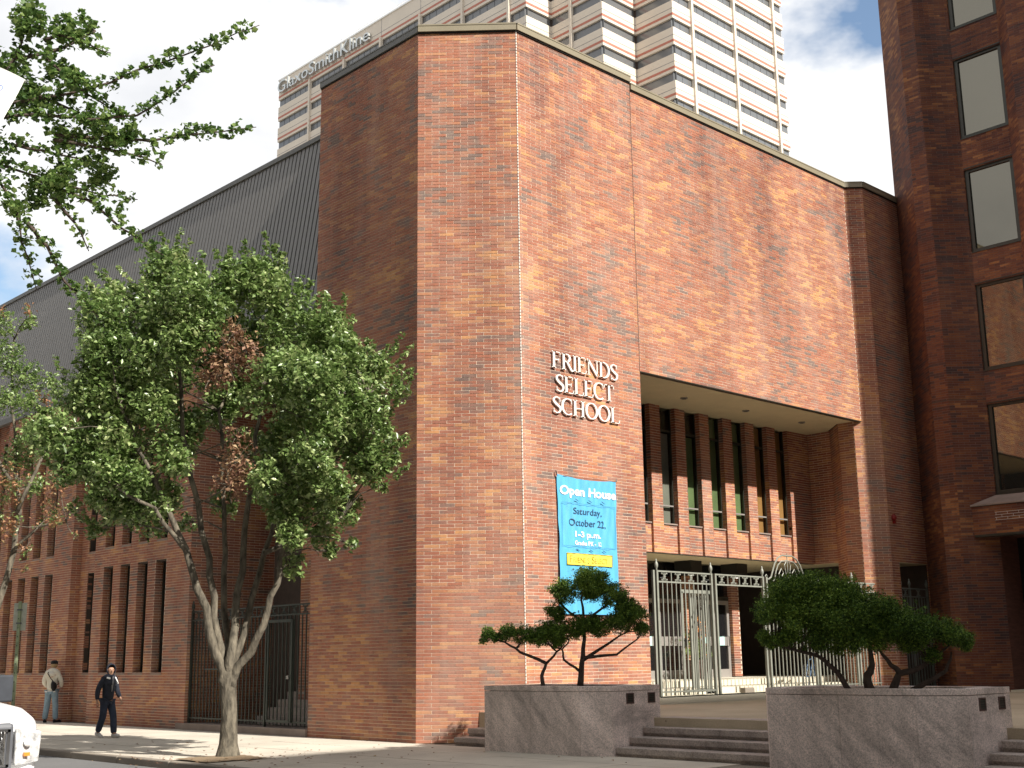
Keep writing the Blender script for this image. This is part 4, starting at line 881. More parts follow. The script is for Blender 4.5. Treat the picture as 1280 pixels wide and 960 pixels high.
for (u, z, r, d) in cl:
    if z > 7.0 or abs(u) > 2.3:
        for _ in range(3):
            c = w3(TA, u+random.uniform(-.3, .3), z+r*.6, d); e2 = c+RH*random.uniform(-.12, .12)+RH*(.25*(u > 2.3)-.25*(u < -2.3))+Vector((0, 0, random.uniform(.2, .5))); tw_.tube([c, e2], [.008, .003], 4)
            for i in range(6): shoots.append((c.lerp(e2, i/5), .07, .035))
leaves('shoot_leaves', 'leaf', tr, shoots, 260, 0.105)
tw_.build('twigs', 'bark', tr, kind='stuff')
leaves('foliage', 'leaf', tr, cc, 880, 0.108)
leaves('withered_foliage', 'leafb', tr, bcl, 420, 0.095)
lf = [(Vector((random.gauss(-4.3, 1.1), random.gauss(-.1, 1.2), .006)), .02, 1) for _ in range(120)]+[(Vector((random.uniform(-5.3, -.2), random.uniform(-7, 6), .006)), .02, 1) for _ in range(90)]
lt = leaves('fallen_leaves', 'leafb', None, lf, 1, .07, up=9)
lt['label'] = 'dry fallen leaves scattered over the sidewalk near the tree pit'
# second street tree, thin and turning
T2 = (-4.5, 11.0)
T2L= [[(-0.31, 1.15), (0.11, 3.34), (0.32, 4.46), (0.37, 5.47), (0.12, 7.11), (-0.11, 8.79), (-0.16, 10.08)], [(0.37, 5.47), (0.84, 7.1), (0.96, 8.36)], [(0.32, 4.46), (0.98, 5.06), (1.78, 5.15)], [(0.12, 6.29), (-1.11, 8.38), (-2.09, 10.11)]]
T2G= [(0.18, 10.51, 0.25), (-0.22, 10.3, 0.34), (-0.16, 9.43, 0.5), (0.29, 9.0, 0.42), (-0.18, 8.37, 0.45), (0.56, 8.15, 0.37), (0.93, 8.78, 0.33), (0.81, 7.52, 0.41), (0.23, 7.01, 0.49), (1.3, 7.93, 0.29), (0.49, 6.28, 0.33), (-0.99, 9.45, 0.83), (-1.49, 7.97, 1.03), (-0.94, 6.3, 0.81), (-2.24, 9.46, 0.83)]
T2O= [(0.37, 10.76, 0.19), (-0.24, 10.62, 0.17), (0.49, 6.28, 0.37), (1.16, 5.46, 0.45), (0.38, 5.06, 0.4), (1.58, 5.25, 0.28), (1.93, 5.45, 0.18), (0.82, 4.46, 0.2), (0.76, 4.02, 0.12), (2.01, 4.8, 0.12), (0.96, 8.36, 0.25), (0.74, 7.1, 0.29), (-0.67, 5.48, 0.61), (.1, 6.0, .4), (1.5, 6.2, .4)]
t2 = thing('street_tree', 'sparse street tree with orange turning leaves at the left edge beside the sign post', 'tree', (T2[0]-.3, T2[1]+.3, 0))
ptn = limb_set(T2, T2L, [(0, .3, .13), (0, .5, .06), (0, -.4, .05), (0, -.3, .06)], .1, .02, 'bark', t2, 'limb', start=(w3(T2, -.5, -.05), 1.2), amt=.04)
nodes = [p for L_ in ptn for p in L_[3:]]; tw_ = MB(); g2 = []; o2 = []
for lst, out, wgt in ((T2G, g2, 1.1), (T2O, o2, .75)):
    for (u, z, r) in lst:
        c = w3(T2, u, z, random.uniform(-.8, .6)); out.append((c, r*1.0, (r/.45)**2*wgt)); nn = min(nodes, key=lambda p: (p-c).length); tw_.tube(wob([nn, c], .05, 3), [.018, .012, .009, .006], 5)
        for _ in range(5):
            e2 = c+Vector((random.uniform(-1, 1), random.uniform(-1, 1), random.uniform(-.8, 1)))*r; tw_.tube([c, e2], [.008, .004], 4)
tw_.build('twigs', 'bark', t2, kind='stuff'); leaves('foliage', 'leaf', t2, g2, 480, 0.105); leaves('turning_foliage', 'leafo', t2, o2, 260, 0.095)
leaves('foliage', 'leaf', t2, [(c, r, w) for c, r, w in o2], 120, 0.09)
# ginkgo reaching in from the near side of the street
T3 = (-10.2, -13.2)
GINK= [[(-4.62, 6.26), (-4.29, 6.33), (-3.62, 6.47), (-3.28, 6.57), (-2.95, 6.74), (-2.55, 6.91), (-2.21, 7.1), (-1.92, 7.25)], [(-3.8, 7.07), (-3.66, 7.1), (-3.45, 7.02), (-3.17, 6.89)], [(-4.61, 6.11), (-4.28, 6.18), (-3.74, 6.25), (-3.26, 6.2), (-2.86, 6.23), (-2.56, 6.45), (-2.36, 6.63), (-2.23, 6.71)], [(-3.59, 6.1), (-3.12, 6.09), (-2.81, 6.1), (-2.51, 6.19), (-2.21, 6.24), (-1.94, 6.31)], [(-3.59, 6.06), (-3.11, 5.98), (-2.87, 5.94), (-2.7, 5.88)], [(-4.6, 5.97), (-4.19, 5.89), (-3.64, 5.74), (-3.23, 5.65), (-2.96, 5.64)], [(-3.7, 5.7), (-3.29, 5.55), (-3.08, 5.36), (-2.83, 5.2), (-2.66, 5.09)], [(-3.59, 5.56), (-3.44, 5.37), (-3.36, 5.17)], [(-4.39, 5.89), (-4.11, 5.82), (-3.88, 5.46), (-3.83, 5.17), (-3.71, 4.76)], [(-3.77, 5.31), (-3.59, 5.1), (-3.44, 4.82), (-3.23, 4.58), (-3.17, 4.51)], [(-4.29, 6.33), (-3.99, 6.84), (-3.92, 7.3), (-3.92, 7.76)], [(-3.99, 6.84), (-3.65, 6.99), (-3.39, 7.21), (-3.62, 7.45)], [(-3.8, 6.5), (-3.5, 6.4), (-3.2, 6.18)], [(-3.7, 6.8), (-3.4, 6.55), (-3.15, 6.45)], [(-3.9, 6.0), (-3.6, 5.95), (-3.2, 5.9)]]
GCL= [(-3.87, 7.15, 0.18), (-3.71, 6.84, 0.15), (-3.9, 6.54, 0.16), (-3.42, 6.54, 0.12), (-3.6, 6.21, 0.15), (-3.27, 6.28, 0.14), (-3.05, 6.08, 0.14), (-3.71, 5.88, 0.16), (-3.31, 5.88, 0.16), (-3.56, 5.63, 0.12), (-3.83, 5.67, 0.15), (-3.88, 5.42, 0.09), (-2.99, 6.18, 0.1), (-3.36, 5.7, 0.11), (-3.67, 7.26, 0.14), (-4.33, 6.85, 0.34), (-4.41, 6.11, 0.34), (-4.15, 5.39, 0.16)]
gk = thing('ginkgo_tree', 'ginkgo tree reaching long leafy branches into the top left of the view', 'tree', tuple(w3(T3, -6.0, 0)))
q = MB(); q.tube(wob([w3(T3, -6, -.1), w3(T3, -6, 2.5), w3(T3, -5.9, 5), w3(T3, -5.95, 8), w3(T3, -6, 11)], .05), [.24-.016*i for i in range(13)], 12); q.build('trunk', 'bark', gk, smooth=True)
bl = [[(-5.9, 5.6)]+g for g in GINK[:1]]+[GINK[1]]+[[(-5.9, 5.3)]+GINK[2]]+GINK[3:5]+[[(-5.9, 5.0)]+GINK[5]]+GINK[6:]
gd = [(0, .4), (.3, .2), (0, .1), (.15, .5), (.15, .3), (0, .5), (.2, .6), (.2, .5), (0, .3), (.1, .3), (.1, .3), (.2, .5), (.2, .4), (.1, .5), (.1, .3)]
random.seed(5); gp = limb_set(T3, bl, gd, .02, .004, 'bark_dk', gk, 'limb', amt=.012, n=6)
g3 = []
for pts in gp:
    for a, b_ in zip(pts[:-1], pts[1:]):
        kk = max(1, int((b_-a).length/.05))
        for i in range(kk): g3.append((a.lerp(b_, i/kk)+Vector((0, 0, .012)), random.uniform(.05, .10), random.uniform(.5, 1.1)))
leaves('foliage', 'ginkgo', gk, g3, 24, 0.05, aspect=.95, up=.5)
leaves('foliage', 'ginkgo', gk, [(w3(T3, u, z, random.uniform(-.1, .7)), r*.9, (r/.16)**2) for u, z, r in GCL], 300, 0.05, aspect=.95, up=.5)
# junipers in the planters
def juniper(anc, limbs, clumps, label, dep, rr=.05, dens=1.0, dj=.28):
    t = thing('juniper', label, 'shrub', (anc[0], anc[1], 1.11), group='clipped junipers in the granite planters')
    ps = limb_set(anc, limbs, dep, rr, .012, 'bark_dk', t, 'limb', amt=.02, n=8); nodes = [p for L_ in ps for p in L_[2:]]; tw_ = MB(); cc = []; sprigs = []
    for (u, z, r) in clumps:
        for s in (-1, 1, 0):
            d = s*r*random.uniform(.4, .9)*(dj/.28); c = w3(anc, u+random.uniform(-.04, .04), z+random.uniform(-.05, .03), d); cc.append((c, r*.95, (r/.3)**2))
            nn = min(nodes, key=lambda p: (p-c).length); tw_.tube(wob([nn, nn.lerp(c, .5)+Vector((0, 0, -.03)), c], .02, 2), [.014, .012, .009, .007, .004], 5)
            for _ in range(int(26*(r/.3)**2)+5):                        # feathery sprigs that break the outline
                dv = Vector((random.gauss(0, 1), random.gauss(0, 1), abs(random.gauss(0, 1))*.8)).normalized(); sprigs.append((c+dv*r*random.uniform(.7, 1.15), random.uniform(.028, .06), .10))
    tw_.build('twigs', 'bark_dk', t, kind='stuff')
    leaves('foliage', 'juniper', t, cc, int(1900*dens), 0.042, shell=.5, flat=.85, tufts=8, tr_=.17, aspect=.4, up=.2)
    leaves('sprigs', 'juniper', t, sprigs, 170, 0.034, shell=.6, aspect=.4, up=.2)
    return t
BLm= [[(0.01, 1.1), (0.05, 1.56), (0.11, 1.99), (0.1, 2.58), (0.11, 3.02)], [(0.07, 1.62), (0.55, 1.91), (0.93, 2.13)], [(0.07, 1.67), (0.69, 1.72), (1.07, 1.98)], [(0.02, 1.42), (-0.27, 1.64), (-0.31, 1.82), (-0.16, 2.0)], [(.1, 2.3), (-.25, 2.6), (-.35, 2.75)], [(.1, 2.3), (.5, 2.6), (.7, 2.7)]]
BC= [(0.21, 3.02, 0.33), (-0.24, 2.87, 0.25), (0.66, 2.80, 0.27), (-0.4, 2.47, 0.2), (0.31, 2.98, 0.3), (1.02, 2.45, 0.27), (0.79, 2.32, 0.27), (1.2, 2.17, 0.16), (-0.03, 2.2, 0.25), (-0.4, 2.14, 0.24), (-0.75, 2.05, 0.18), (0.4, 2.22, 0.22), (.2, 2.3, .2), (.92, 2.62, .2)]
B2L= [[(0.03, 1.11), (0.01, 1.35), (0.11, 1.57), (0.32, 1.78), (0.45, 1.92)], [(0.11, 1.58), (-0.37, 1.79), (-0.66, 1.97), (-0.96, 2.09)]]
B2C= [(-0.93, 2.13, 0.13), (-0.59, 2.16, 0.18), (-0.29, 2.08, 0.19), (0.08, 2.15, 0.2), (-0.78, 2.02, 0.11), (0.34, 2.0, 0.15), (-1.05, 2.05, .08)]
B3L= [[(-0.2, 1.10), (-0.25, 1.35), (-0.15, 1.52), (-0.17, 1.81), (-0.24, 2.1)], [(-0.51, 1.10), (-0.7, 1.44), (-0.98, 1.65), (-1.33, 1.74), (-1.56, 1.83)], [(0.09, 1.1), (0.23, 1.37), (0.53, 1.45), (0.77, 1.6), (1.03, 1.79)], [(0.23, 1.38), (0.07, 1.57), (-0.09, 1.86)], [(0.39, 1.13), (0.93, 1.41), (1.04, 1.68)]]
B3C= [(-1.33, 2.60, 0.28), (-0.97, 2.65, 0.27), (-0.56, 2.57, 0.29), (-1.6, 2.35, 0.24), (-1.24, 2.23, 0.34), (-0.77, 2.22, 0.36), (-0.29, 2.33, 0.34), (0.01, 2.27, 0.3), (0.29, 2.09, 0.3), (0.58, 2.03, 0.25), (0.93, 2.0, 0.23), (1.15, 1.88, 0.17), (1.27, 1.8, 0.10), (-0.5, 1.87, 0.27), (-0.97, 1.88, 0.22), (-1.38, 1.92, 0.18), (-1.64, 1.89, 0.14), (-1.76, 1.94, 0.10), (-0.02, 1.89, 0.23), (0.44, 1.86, 0.22), (0.72, 1.65, 0.12), (-.2, 2.05, .25), (-.9, 2.4, .3)]
random.seed(21)
juniper((.29, -4.37), BLm, BC, 'taller dark juniper with rounded top in the left planter, before the blue banner', [(0, .05, .065), (0, .1, .04), (0, -.1, .035), (0, .05, .028), (0, .1, .03), (0, -.1, .03)], dens=.9)
juniper((-.22, -3.88), B2L, B2C, 'small juniper leaning left over the end of the left planter', [(0, .05, .045), (0, .0, .035)], dens=.8)
juniper((.04, -10.75), B3L, B3C, 'wide spreading juniper with crooked trunks in the right planter', [(0, .05, .085), (0, -.05, .05), (0, .05, .07), (0, .1, .05), (0, .1, .05)], dens=1.15, dj=.4)
# ------------------------------------------------------------------ FENCES AND GATES
barm = {}
def bar_mesh(m):
    if m not in barm: b = MB(); b.box((-.012, -.012, 0), (.012, .012, 1)); barm[m] = b.mesh('bar', m)
    return barm[m]
def orn_mesh(m, w=.26, h=.24):
    k = ('o', m)
    if k not in barm:
        b = MB()
        for s in (-1, 1):
            b.tube([(s*w*.36, 0, 0), (s*w*.30, 0, h*.1), (s*w*.12, 0, h*.3), (s*w*.07, 0, h*.5), (s*w*.12, 0, h*.7), (s*w*.30, 0, h*.9), (s*w*.36, 0, h)], .011, 5)
            b.tube([(s*w*.12, 0, 0), (s*w*.05, 0, h*.25), (s*w*.03, 0, h*.5), (s*w*.05, 0, h*.75), (s*w*.12, 0, h)], .009, 5)
            for z in (.04, h-.04): b.tube([(s*w*.34, 0, z-.02), (s*w*.38, 0, z), (s*w*.34, 0, z+.02)], [.006, .018, .006], 6)
        b.box((-.045, -.014, h*.46), (.045, .014, h*.54)); barm[k] = b.mesh('ornament', m)
    return barm[k]
def fence_panel(t, u0, u1, zb, z1, z2, m, step=.165, orn=4):
    """local frame: x along the fence. z1 underside of the band, z2 its top"""
    for z in (zb+.06, z1, z2-.035):
        b = MB(); b.box((u0, -.018, z), (u1, .018, z+.035)); b.build('rail', m, t, world=False)
    n = max(2, int(round((u1-u0)/step)))
    for i in range(1, n): u = u0+(u1-u0)*i/n; o = inst(bar_mesh(m), 'bar', t, (u, 0, zb-.01), world=False, scale=(1, 1, z1-zb+.01))
    for i in range(orn):
        u = u0+(u1-u0)*(i+.5)/orn; inst(orn_mesh(m), 'ornament', t, (u, 0, z1+.035), world=False, scale=(1, 1, (z2-z1-.07)/.24))
        if i: inst(bar_mesh(m), 'bar', t, (u0+(u1-u0)*i/orn, 0, z1+.03), world=False, scale=(1, 1, z2-z1-.06))
def post(t, u, zb, zt, m, fin=True, w=.03):
    b = MB(); b.box((u-w, -w, zb), (u+w, w, zt)); p = b.build('post', m, t, world=False)
    if fin:
        b = MB(); b.lathe([(.035, 0), (.02, .03), (.028, .05), (.045, .09), (.048, .14), (.03, .19), (.018, .21), (.026, .235), (.006, .27)], (u, 0, zt), 10); q = b.build('finial', m, p, world=False, smooth=True)
G1 = 'gatem'
fe = thing('entrance_fence', 'tall pale grey steel fence with finials and hourglass ornaments across the shaded entrance', 'fence', (0, -1.62, 0))
ZB, Z1, Z2 = .80, 3.38, 3.66
for u in (5.80, 5.93, 8.00, 8.16, 10.16, 10.32, 12.40, 12.54, 14.45, 14.60, 15.80): post(fe, u, ZB-.03, Z2, G1, fin=u in (5.93, 8.00, 10.16, 12.40, 14.45, 15.80))
fence_panel(fe, 5.96, 7.97, ZB, Z1, Z2, G1); fence_panel(fe, 12.57, 14.42, ZB, Z1, Z2, G1); fence_panel(fe, 14.63, 15.77, ZB, Z1, Z2, G1, orn=2)
for z in (Z1, Z2-.035):
    b = MB(); b.box((8.19, -.018, z), (10.13, .018, z+.035)); b.build('rail', G1, fe, world=False)
for i in range(4):
    inst(orn_mesh(G1), 'ornament', fe, (8.19+1.94*(i+.5)/4, 0, Z1+.035), world=False, scale=(1, 1, .9))
    if i: inst(bar_mesh(G1), 'bar', fe, (8.19+1.94*i/4, 0, Z1+.03), world=False, scale=(1, 1, .22))
fence_panel(fe, 10.36, 12.37, ZB, 3.22, 3.30, G1, orn=0)
# arched crest over the middle gate
cr = MB()
def A2(rx, rz, a0, a1, cz=3.66, cx=11.33, y=0, n=20): return [(cx+rx*math.cos(math.radians(a0+(a1-a0)*i/n)), y, cz+rz*math.sin(math.radians(a0+(a1-a0)*i/n))) for i in range(n+1)]
for s in (-1, 1):
    c = 11.33
    cr.tube([(c+s*.98, 0, 3.62), (c+s*.90, 0, 3.60), (c+s*.78, 0, 3.66), (c+s*.68, 0, 3.84), (c+s*.58, 0, 4.02), (c+s*.42, 0, 4.18), (c+s*.22, 0, 4.25), (c, 0, 4.24)], .022, 6)
    cr.tube([(c+s*.80, 0, 3.52), (c+s*.62, 0, 3.60), (c+s*.55, 0, 3.80), (c+s*.44, 0, 3.98), (c+s*.28, 0, 4.09), (c, 0, 4.12)], .018, 6)
    cr.tube([(c+s*.52, 0, 3.4), (c+s*.36, 0, 3.55), (c+s*.42, 0, 3.75), (c+s*.30, 0, 3.9), (c+s*.2, 0, 3.8), (c+s*.28, 0, 3.7)], .014, 6)
    cr.tube([(c+s*.12, 0, 3.3), (c+s*.2, 0, 3.55), (c+s*.08, 0, 3.75), (c+s*.14, 0, 4.0), (c+s*.05, 0, 4.1)], .014, 6)
    cr.tube([(c+s*.98, 0, 3.62), (c+s*1.04, 0, 3.67), (c+s*.99, 0, 3.72), (c+s*.94, 0, 3.68)], .014, 6)
cr.tube([(11.33, 0, 3.3), (11.33, 0, 4.3)], .012, 6); cr.build('crest', G1, fe, world=False)
# open gate leaf standing beside the opening
gl = thing('gate_leaf', 'pale grey barred gate leaf slid open behind the left fence panel', 'gate', (6.98, -1.48, 0))
b = MB(); W_ = 1.22
for a, q in (((0, -.02, .84), (W_, .02, .90)), ((0, -.02, 3.17), (W_, .02, 3.25)), ((0, -.02, .84), (.05, .02, 3.2)), ((W_-.05, -.02, .84), (W_, .02, 3.2))): b.box(a, q)
b.build('gate_frame', G1, gl, world=False)
for i in range(1, 9): inst(bar_mesh(G1), 'bar', gl, (.05+(W_-.1)*i/9, 0, .88), world=False, scale=(1, 1, 2.3))
b = MB(); b.lathe([(.05, 0), (.05, .05)], (.9, 0, .79), 10); b.lathe([(.05, 0), (.05, .05)], (1.1, 0, .79), 10); b.build('roller', 'black', gl, world=False)
b = MB(); b.box((.02, -.05, 2.03), (.3, -.02, 2.06)); b.box((.02, -.06, 1.9), (.08, -.02, 2.1)); b.build('latch', 'chrome', gl, world=False)
g2_ = thing('gate_leaf', 'pale grey gate leaf swung inward edge-on beside the open gateway', 'gate', (8.14, -1.50, 0), math.radians(62))
b = MB()
for a, q in (((0, -.02, .84), (1.3, .02, .90)), ((0, -.02, 3.17), (1.3, .02, 3.25)), ((0, -.02, .84), (.05, .02, 3.2)), ((1.25, -.02, .84), (1.3, .02, 3.2))): b.box(a, q)
b.build('gate_frame', G1, g2_, world=False)
for i in range(1, 8): inst(bar_mesh(G1), 'bar', g2_, (.05+1.2*i/8, 0, .88), world=False, scale=(1, 1, 2.3))
tk = thing('gate_track', 'dark gate track bars and stop block lying across the bright entrance floor', 'rail', (8.2, -1.55, .75))
b = MB(); b.box((-.0, -.02, 0), (3.2, .01, .025)); b.box((-2.3, -.10, 0), (2.2, -.07, .03)); b.build('track', 'bronze', tk, world=False)
b = MB(); b.box((1.35, .2, 0), (1.75, .36, .14)); b.build('stop_block', 'curb', tk, world=False, bevel=.015)
# dark side gates on the street
def place_fence(name, label, loc, rz, panels, posts, m, zb, z1, z2, gate=None):
    t = thing(name, label, 'fence', loc, rz)
    for u0, u1, o in panels: fence_panel(t, u0, u1, zb, z1, z2, m, step=.16, orn=o)
    for u in posts: post(t, u, zb-.05, z2, m)
    return t
G2 = 'gatedk'
sf2 = place_fence('street_fence', 'black steel fence with two gates closing the recess beside the street tree', (.12, 9.45, 0), -PI/2, [(0.03, 2.15, 4), (2.22, 3.55, 3), (3.62, 5.42, 4)], (0, 2.18, 3.58, 5.45), G2, .22, 2.76, 3.02)
b = MB()
for a, q in (((3.7, -.06, .28), (4.75, -.02, .34)), ((3.7, -.06, 2.6), (4.75, -.02, 2.67)), ((3.7, -.06, .28), (3.75, -.02, 2.65)), ((4.70, -.06, .28), (4.76, -.02, 2.65))): b.box(a, q)
b.build('gate_frame', G2, sf2, world=False); b = MB(); b.box((4.6, -.1, 1.28), (4.7, -.05, 1.36)); b.build('latch', 'chrome', sf2, world=False)
b = MB(); b.box((.8, -.06, 1.5), (2.0, -.02, 1.54)); b.build('rail', G2, sf2, world=False)
sg2 = place_fence('side_gate', 'dark barred side gate in the brick niche behind the right juniper', (16.5, -1.97, 0), 0, [(0.0, .5, 1), (.5, 1.5, 1)], (0, .5, 1.52), 'gatemid', .66, 3.28, 3.55)
# ------------------------------------------------------------------ BICYCLE BEHIND THE FENCE
bk_ = thing('bicycle', 'dark bicycle parked behind the grey fence, half hidden by the right juniper', 'bicycle', (13.4, -.75, .754), math.radians(20))
for x in (-.5, .55):
    b = MB(); b.tube([(x+.33*math.cos(2*PI*i/28), 0, .34+.33*math.sin(2*PI*i/28)) for i in range(29)], .018, 6, cap=False); wh = b.build('wheel', 'tyre', bk_, world=False)
    b = MB(); b.tube([(x+.305*math.cos(2*PI*i/28), 0, .34+.305*math.sin(2*PI*i/28)) for i in range(29)], .009, 5, cap=False); b.build('rim', 'chrome', wh, world=False)
    b = MB(); [b.tube([(x, 0, .34), (x+.3*math.cos(2*PI*i/14), 0, .34+.3*math.sin(2*PI*i/14))], .0025, 4) for i in range(14)]; b.build('spokes', 'chrome', wh, world=False)
b = MB()
for a, q in (((-.5, 0, .34), (-.12, 0, .78)), ((-.5, 0, .34), (0, 0, .34)), ((0, 0, .34), (-.14, 0, .88)), ((0, 0, .34), (.40, 0, .80)), ((-.12, 0, .78), (.38, 0, .82)), ((.36, 0, .95), (.55, 0, .34))): b.tube([a, q], .017, 7)
b.build('frame', 'navy', bk_, world=False)
b = MB(); b.tube([(.30, -.28, 1.02), (.38, -.2, 1.0), (.37, 0, .98), (.38, .2, 1.0), (.30, .28, 1.02)], .013, 7); b.build('handlebar', 'chrome', bk_, world=False)
b = MB(); b.tube([(-.28, 0, .93), (-.15, 0, .94), (.0, 0, .92)], [.07, .05, .02], 8, squash=.5); b.build('saddle', 'black', bk_, world=False)
b = MB(); b.lathe([(.09, -.01), (.09, .01)], n=16); b.v = [(v[0], v[2]+.03, v[1]+.34) for v in b.v]; b.build('chainring', 'chrome', bk_, world=False)
# ------------------------------------------------------------------ POTTED PLANT
pp = thing('potted_plant', 'tall potted plant with orange flowers and green leaves beside the glass doors', 'plant', (11.55, 1.75, 1.06))
b = MB(); b.lathe([(.22, 0), (.30, .1), (.34, .42), (.37, .45), (.37, .52), (.32, .52), (.30, .46)], n=18); b.build('pot', mat('dark clay pot', (.09, .05, .04), .6), pp, world=False, smooth=False)
b = MB()
for i in range(16): a = random.uniform(0, 6.28); r = random.uniform(.1, .38); b.tube([(0, 0, .45), (r*.4*math.cos(a), r*.4*math.sin(a), .9), (r*math.cos(a), r*math.sin(a), random.uniform(1.0, 1.75))], [.012, .009, .005], 5)
b.build('stems', 'bark_dk', pp, world=False, kind='stuff')
M['orange_flower'] = leaf_mat('orange flower', [(0, (.35, .09, .02)), (.5, (.62, .22, .04)), (1, (.7, .35, .08))], .2, .6)
O = Vector((11.55, 1.75, 1.06))
leaves('foliage', 'leaf', pp, [(O+Vector((-.3, -.1, .75)), .3, 1), (O+Vector((.1, -.1, .7)), .3, 1), (O+Vector((.45, 0, .6)), .22, .6), (O+Vector((-.1, 0, 1.0)), .3, .6)], 170, .10)
leaves('flowers', 'orange_flower', pp, [(O+Vector((.05, -.1, 1.35)), .26, 1), (O+Vector((.2, 0, 1.05)), .25, 1), (O+Vector((.0, 0, 1.65)), .16, .5), (O+Vector((.25, -.2, .5)), .2, .5)], 140, .07)
# ------------------------------------------------------------------ SIGN POST
sp = thing('sign_post', 'pale green steel post carrying a small parking sign seen from behind, by the curb', 'sign', (-5.1, 8.0, 0))
b = MB(); b.box((-.03, -.03, -.05), (.03, .03, 3.1)); 
for z in range(14): b.box((-.008, -.0315, .3+z*.2), (.008, -.03, .33+z*.2), 1)
b.build('post', [mat('pale green paint', (.30, .36, .22), .6, var=.25, scale=8), M['black']], sp, world=False)
b = MB(); b.box((-.15, .03, 2.45), (.15, .036, 3.07)); b.build('sign_plate', mat('back of aluminium sign', (.50, .52, .44), .5, var=.2, scale=9), sp, world=False, bevel=.003); sp.rotation_euler = (0, 0, math.radians(-45))
b = MB(); b.box((-.05, -.035, 2.6), (.05, .03, 2.63)); b.box((-.05, -.035, 2.9), (.05, .03, 2.93)); b.build('bracket', 'greyplas', sp, world=False)
# ------------------------------------------------------------------ STREET BANNER, TOP LEFT
T4 = (-11.6, -12.0)
sb = thing('street_banner', 'white street banner with blue print hanging in the top left corner', 'banner', tuple(w3(T4, -2.98, 0)))
b = MB(); b.tube([w3(T4, -2.98, -.1), w3(T4, -2.98, 8.0)], [.09, .07], 10); b.build('pole', 'gatem', sb)
b = MB(); b.tube([w3(T4, -2.98, 6.93), w3(T4, -1.93, 6.475)], .012, 6); b.tube([w3(T4, -2.98, 5.0), w3(T4, -2.2, 5.0)], .012, 6); b.build('bracket', 'gatem', sb)
b = MB(); NX, NZ = 14, 24
def bpt(u, v):
    zt = 6.93-.455*u; z = 5.0+(zt-5.0)*v; xr = -2.2+.28*max(0, (z-5.2)/1.27)**1.6; x = -2.9+(xr+2.9)*u
    return w3(T4, x, z, .10*math.sin(u*3+v*2)+.05*math.sin(v*8))
for i in range(NX):
    for j in range(NZ): b.poly([bpt(i/NX, j/NZ), bpt((i+1)/NX, j/NZ), bpt((i+1)/NX, (j+1)/NZ), bpt(i/NX, (j+1)/NZ)])
cl_ = b.build('cloth', 'white', sb, smooth=True)
bm = bmesh.new(); bm.from_mesh(cl_.data); bmesh.ops.remove_doubles(bm, verts=bm.verts, dist=0.0005); bm.to_mesh(cl_.data); bm.free()
M['blue_print'] = mat('blue print', (.12, .25, .62), .5)
b = MB(); b.tube([w3(T4, -2.35+.235*math.cos(a), 6.13+.10*math.sin(a)+.0, -.14) for a in [i*.25-1.4 for i in range(12)]], .022, 5); b.build('print', 'blue_print', sb)
b = MB(); b.tube([w3(T4, -2.075+.016*math.cos(a), 6.355+.022*math.sin(a), -.14) for a in [i*.4 for i in range(17)]], .0035, 5); b.build('print', 'blue_print', sb)
# ------------------------------------------------------------------ PICKUP NOSE, BOTTOM LEFT
tk_ = thing('pickup_truck', 'white pickup truck with a dark mesh grille driving into the bottom left corner', 'truck', (-11.32, -5.6, -.125)); tk_.scale = (1.15, 1.15, 1.16)
def loft(b, secs, mi=0):
    """secs: list of closed loops with equal counts"""
    n = len(secs[0]); base = len(b.v)
    for s_ in secs: b.v += [tuple(p) for p in s_]
    for i in range(len(secs)-1):
        for k in range(n): k2 = (k+1) % n; b.f.append((base+i*n+k, base+i*n+k2, base+(i+1)*n+k2, base+(i+1)*n+k)); b.m.append(mi)
    b.f.append(tuple(base+k for k in range(n-1, -1, -1))); b.m.append(mi); e = base+(len(secs)-1)*n; b.f.append(tuple(e+k for k in range(n))); b.m.append(mi)
def sec(y, w, zb, zt, crown=.06, r=.16, n=8):
    """rounded body section across the truck at distance y"""
    pts = []
    for i in range(n+1): a = -PI/2*(1-i/n)*0+PI/2*i/n; pts.append((w-r+r*math.cos(a), y, zt-r+r*math.sin(a)))
    top = [(x, y, zt+crown*(1-(x/(w-r))**2)) for x in (w-r-.12, w*.4, 0, -w*.4, -(w-r-.12))]
    left = [(-p[0], p[1], p[2]) for p in pts[::-1]]
    return [(w*.96, y, zb), (w, y, zb+.15)]+pts+top+left+[(-w, y, zb+.15), (-w*.96, y, zb)]
b = MB(); ss = [sec(.02, .80, .42, .86, .03, .18), sec(.08, .88, .36, .98, .05), sec(.2, .93, .33, 1.06, .06), sec(.5, .97, .33, 1.12, .07), sec(1.0, .99, .33, 1.155, .07), sec(1.7, 1.0, .33, 1.18, .06), sec(5.4, 1.0, .4, 1.2, .02, .1), sec(5.45, .95, .45, 1.1, .02, .1)]
loft(b, ss); bd = b.build('body', 'paint_w', tk_, world=False, smooth=True)
b = MB()
b.box((-.02, .45, 1.165), (.02, 1.6, 1.24))
b.build('hood_crease', 'paint_w', bd, world=False)
b = MB(); cs = [(1.68, .90, 1.16, 1.20), (2.25, .80, 1.16, 1.72), (3.7, .78, 1.16, 1.78), (4.0, .82, 1.16, 1.25)]
loft(b, [[(w, y, z0), (w*.93, y, z1), (-w*.93, y, z1), (-w, y, z0)] for y, w, z0, z1 in cs]); b.build('cab', 'glass_dark', tk_, world=False)
b = MB(); b.box((-.74, 2.22, 1.70), (.74, 3.72, 1.80)); 
for s in (-1, 1): b.tube([(s*.86, 1.72, 1.2), (s*.75, 2.24, 1.74)], .035, 6); b.tube([(s*.79, 3.72, 1.2), (s*.73, 3.7, 1.76)], .05, 6); b.tube([(s*.79, 2.95, 1.2), (s*.73, 2.95, 1.76)], .035, 6)
b.build('roof', 'paint_w', tk_, world=False)
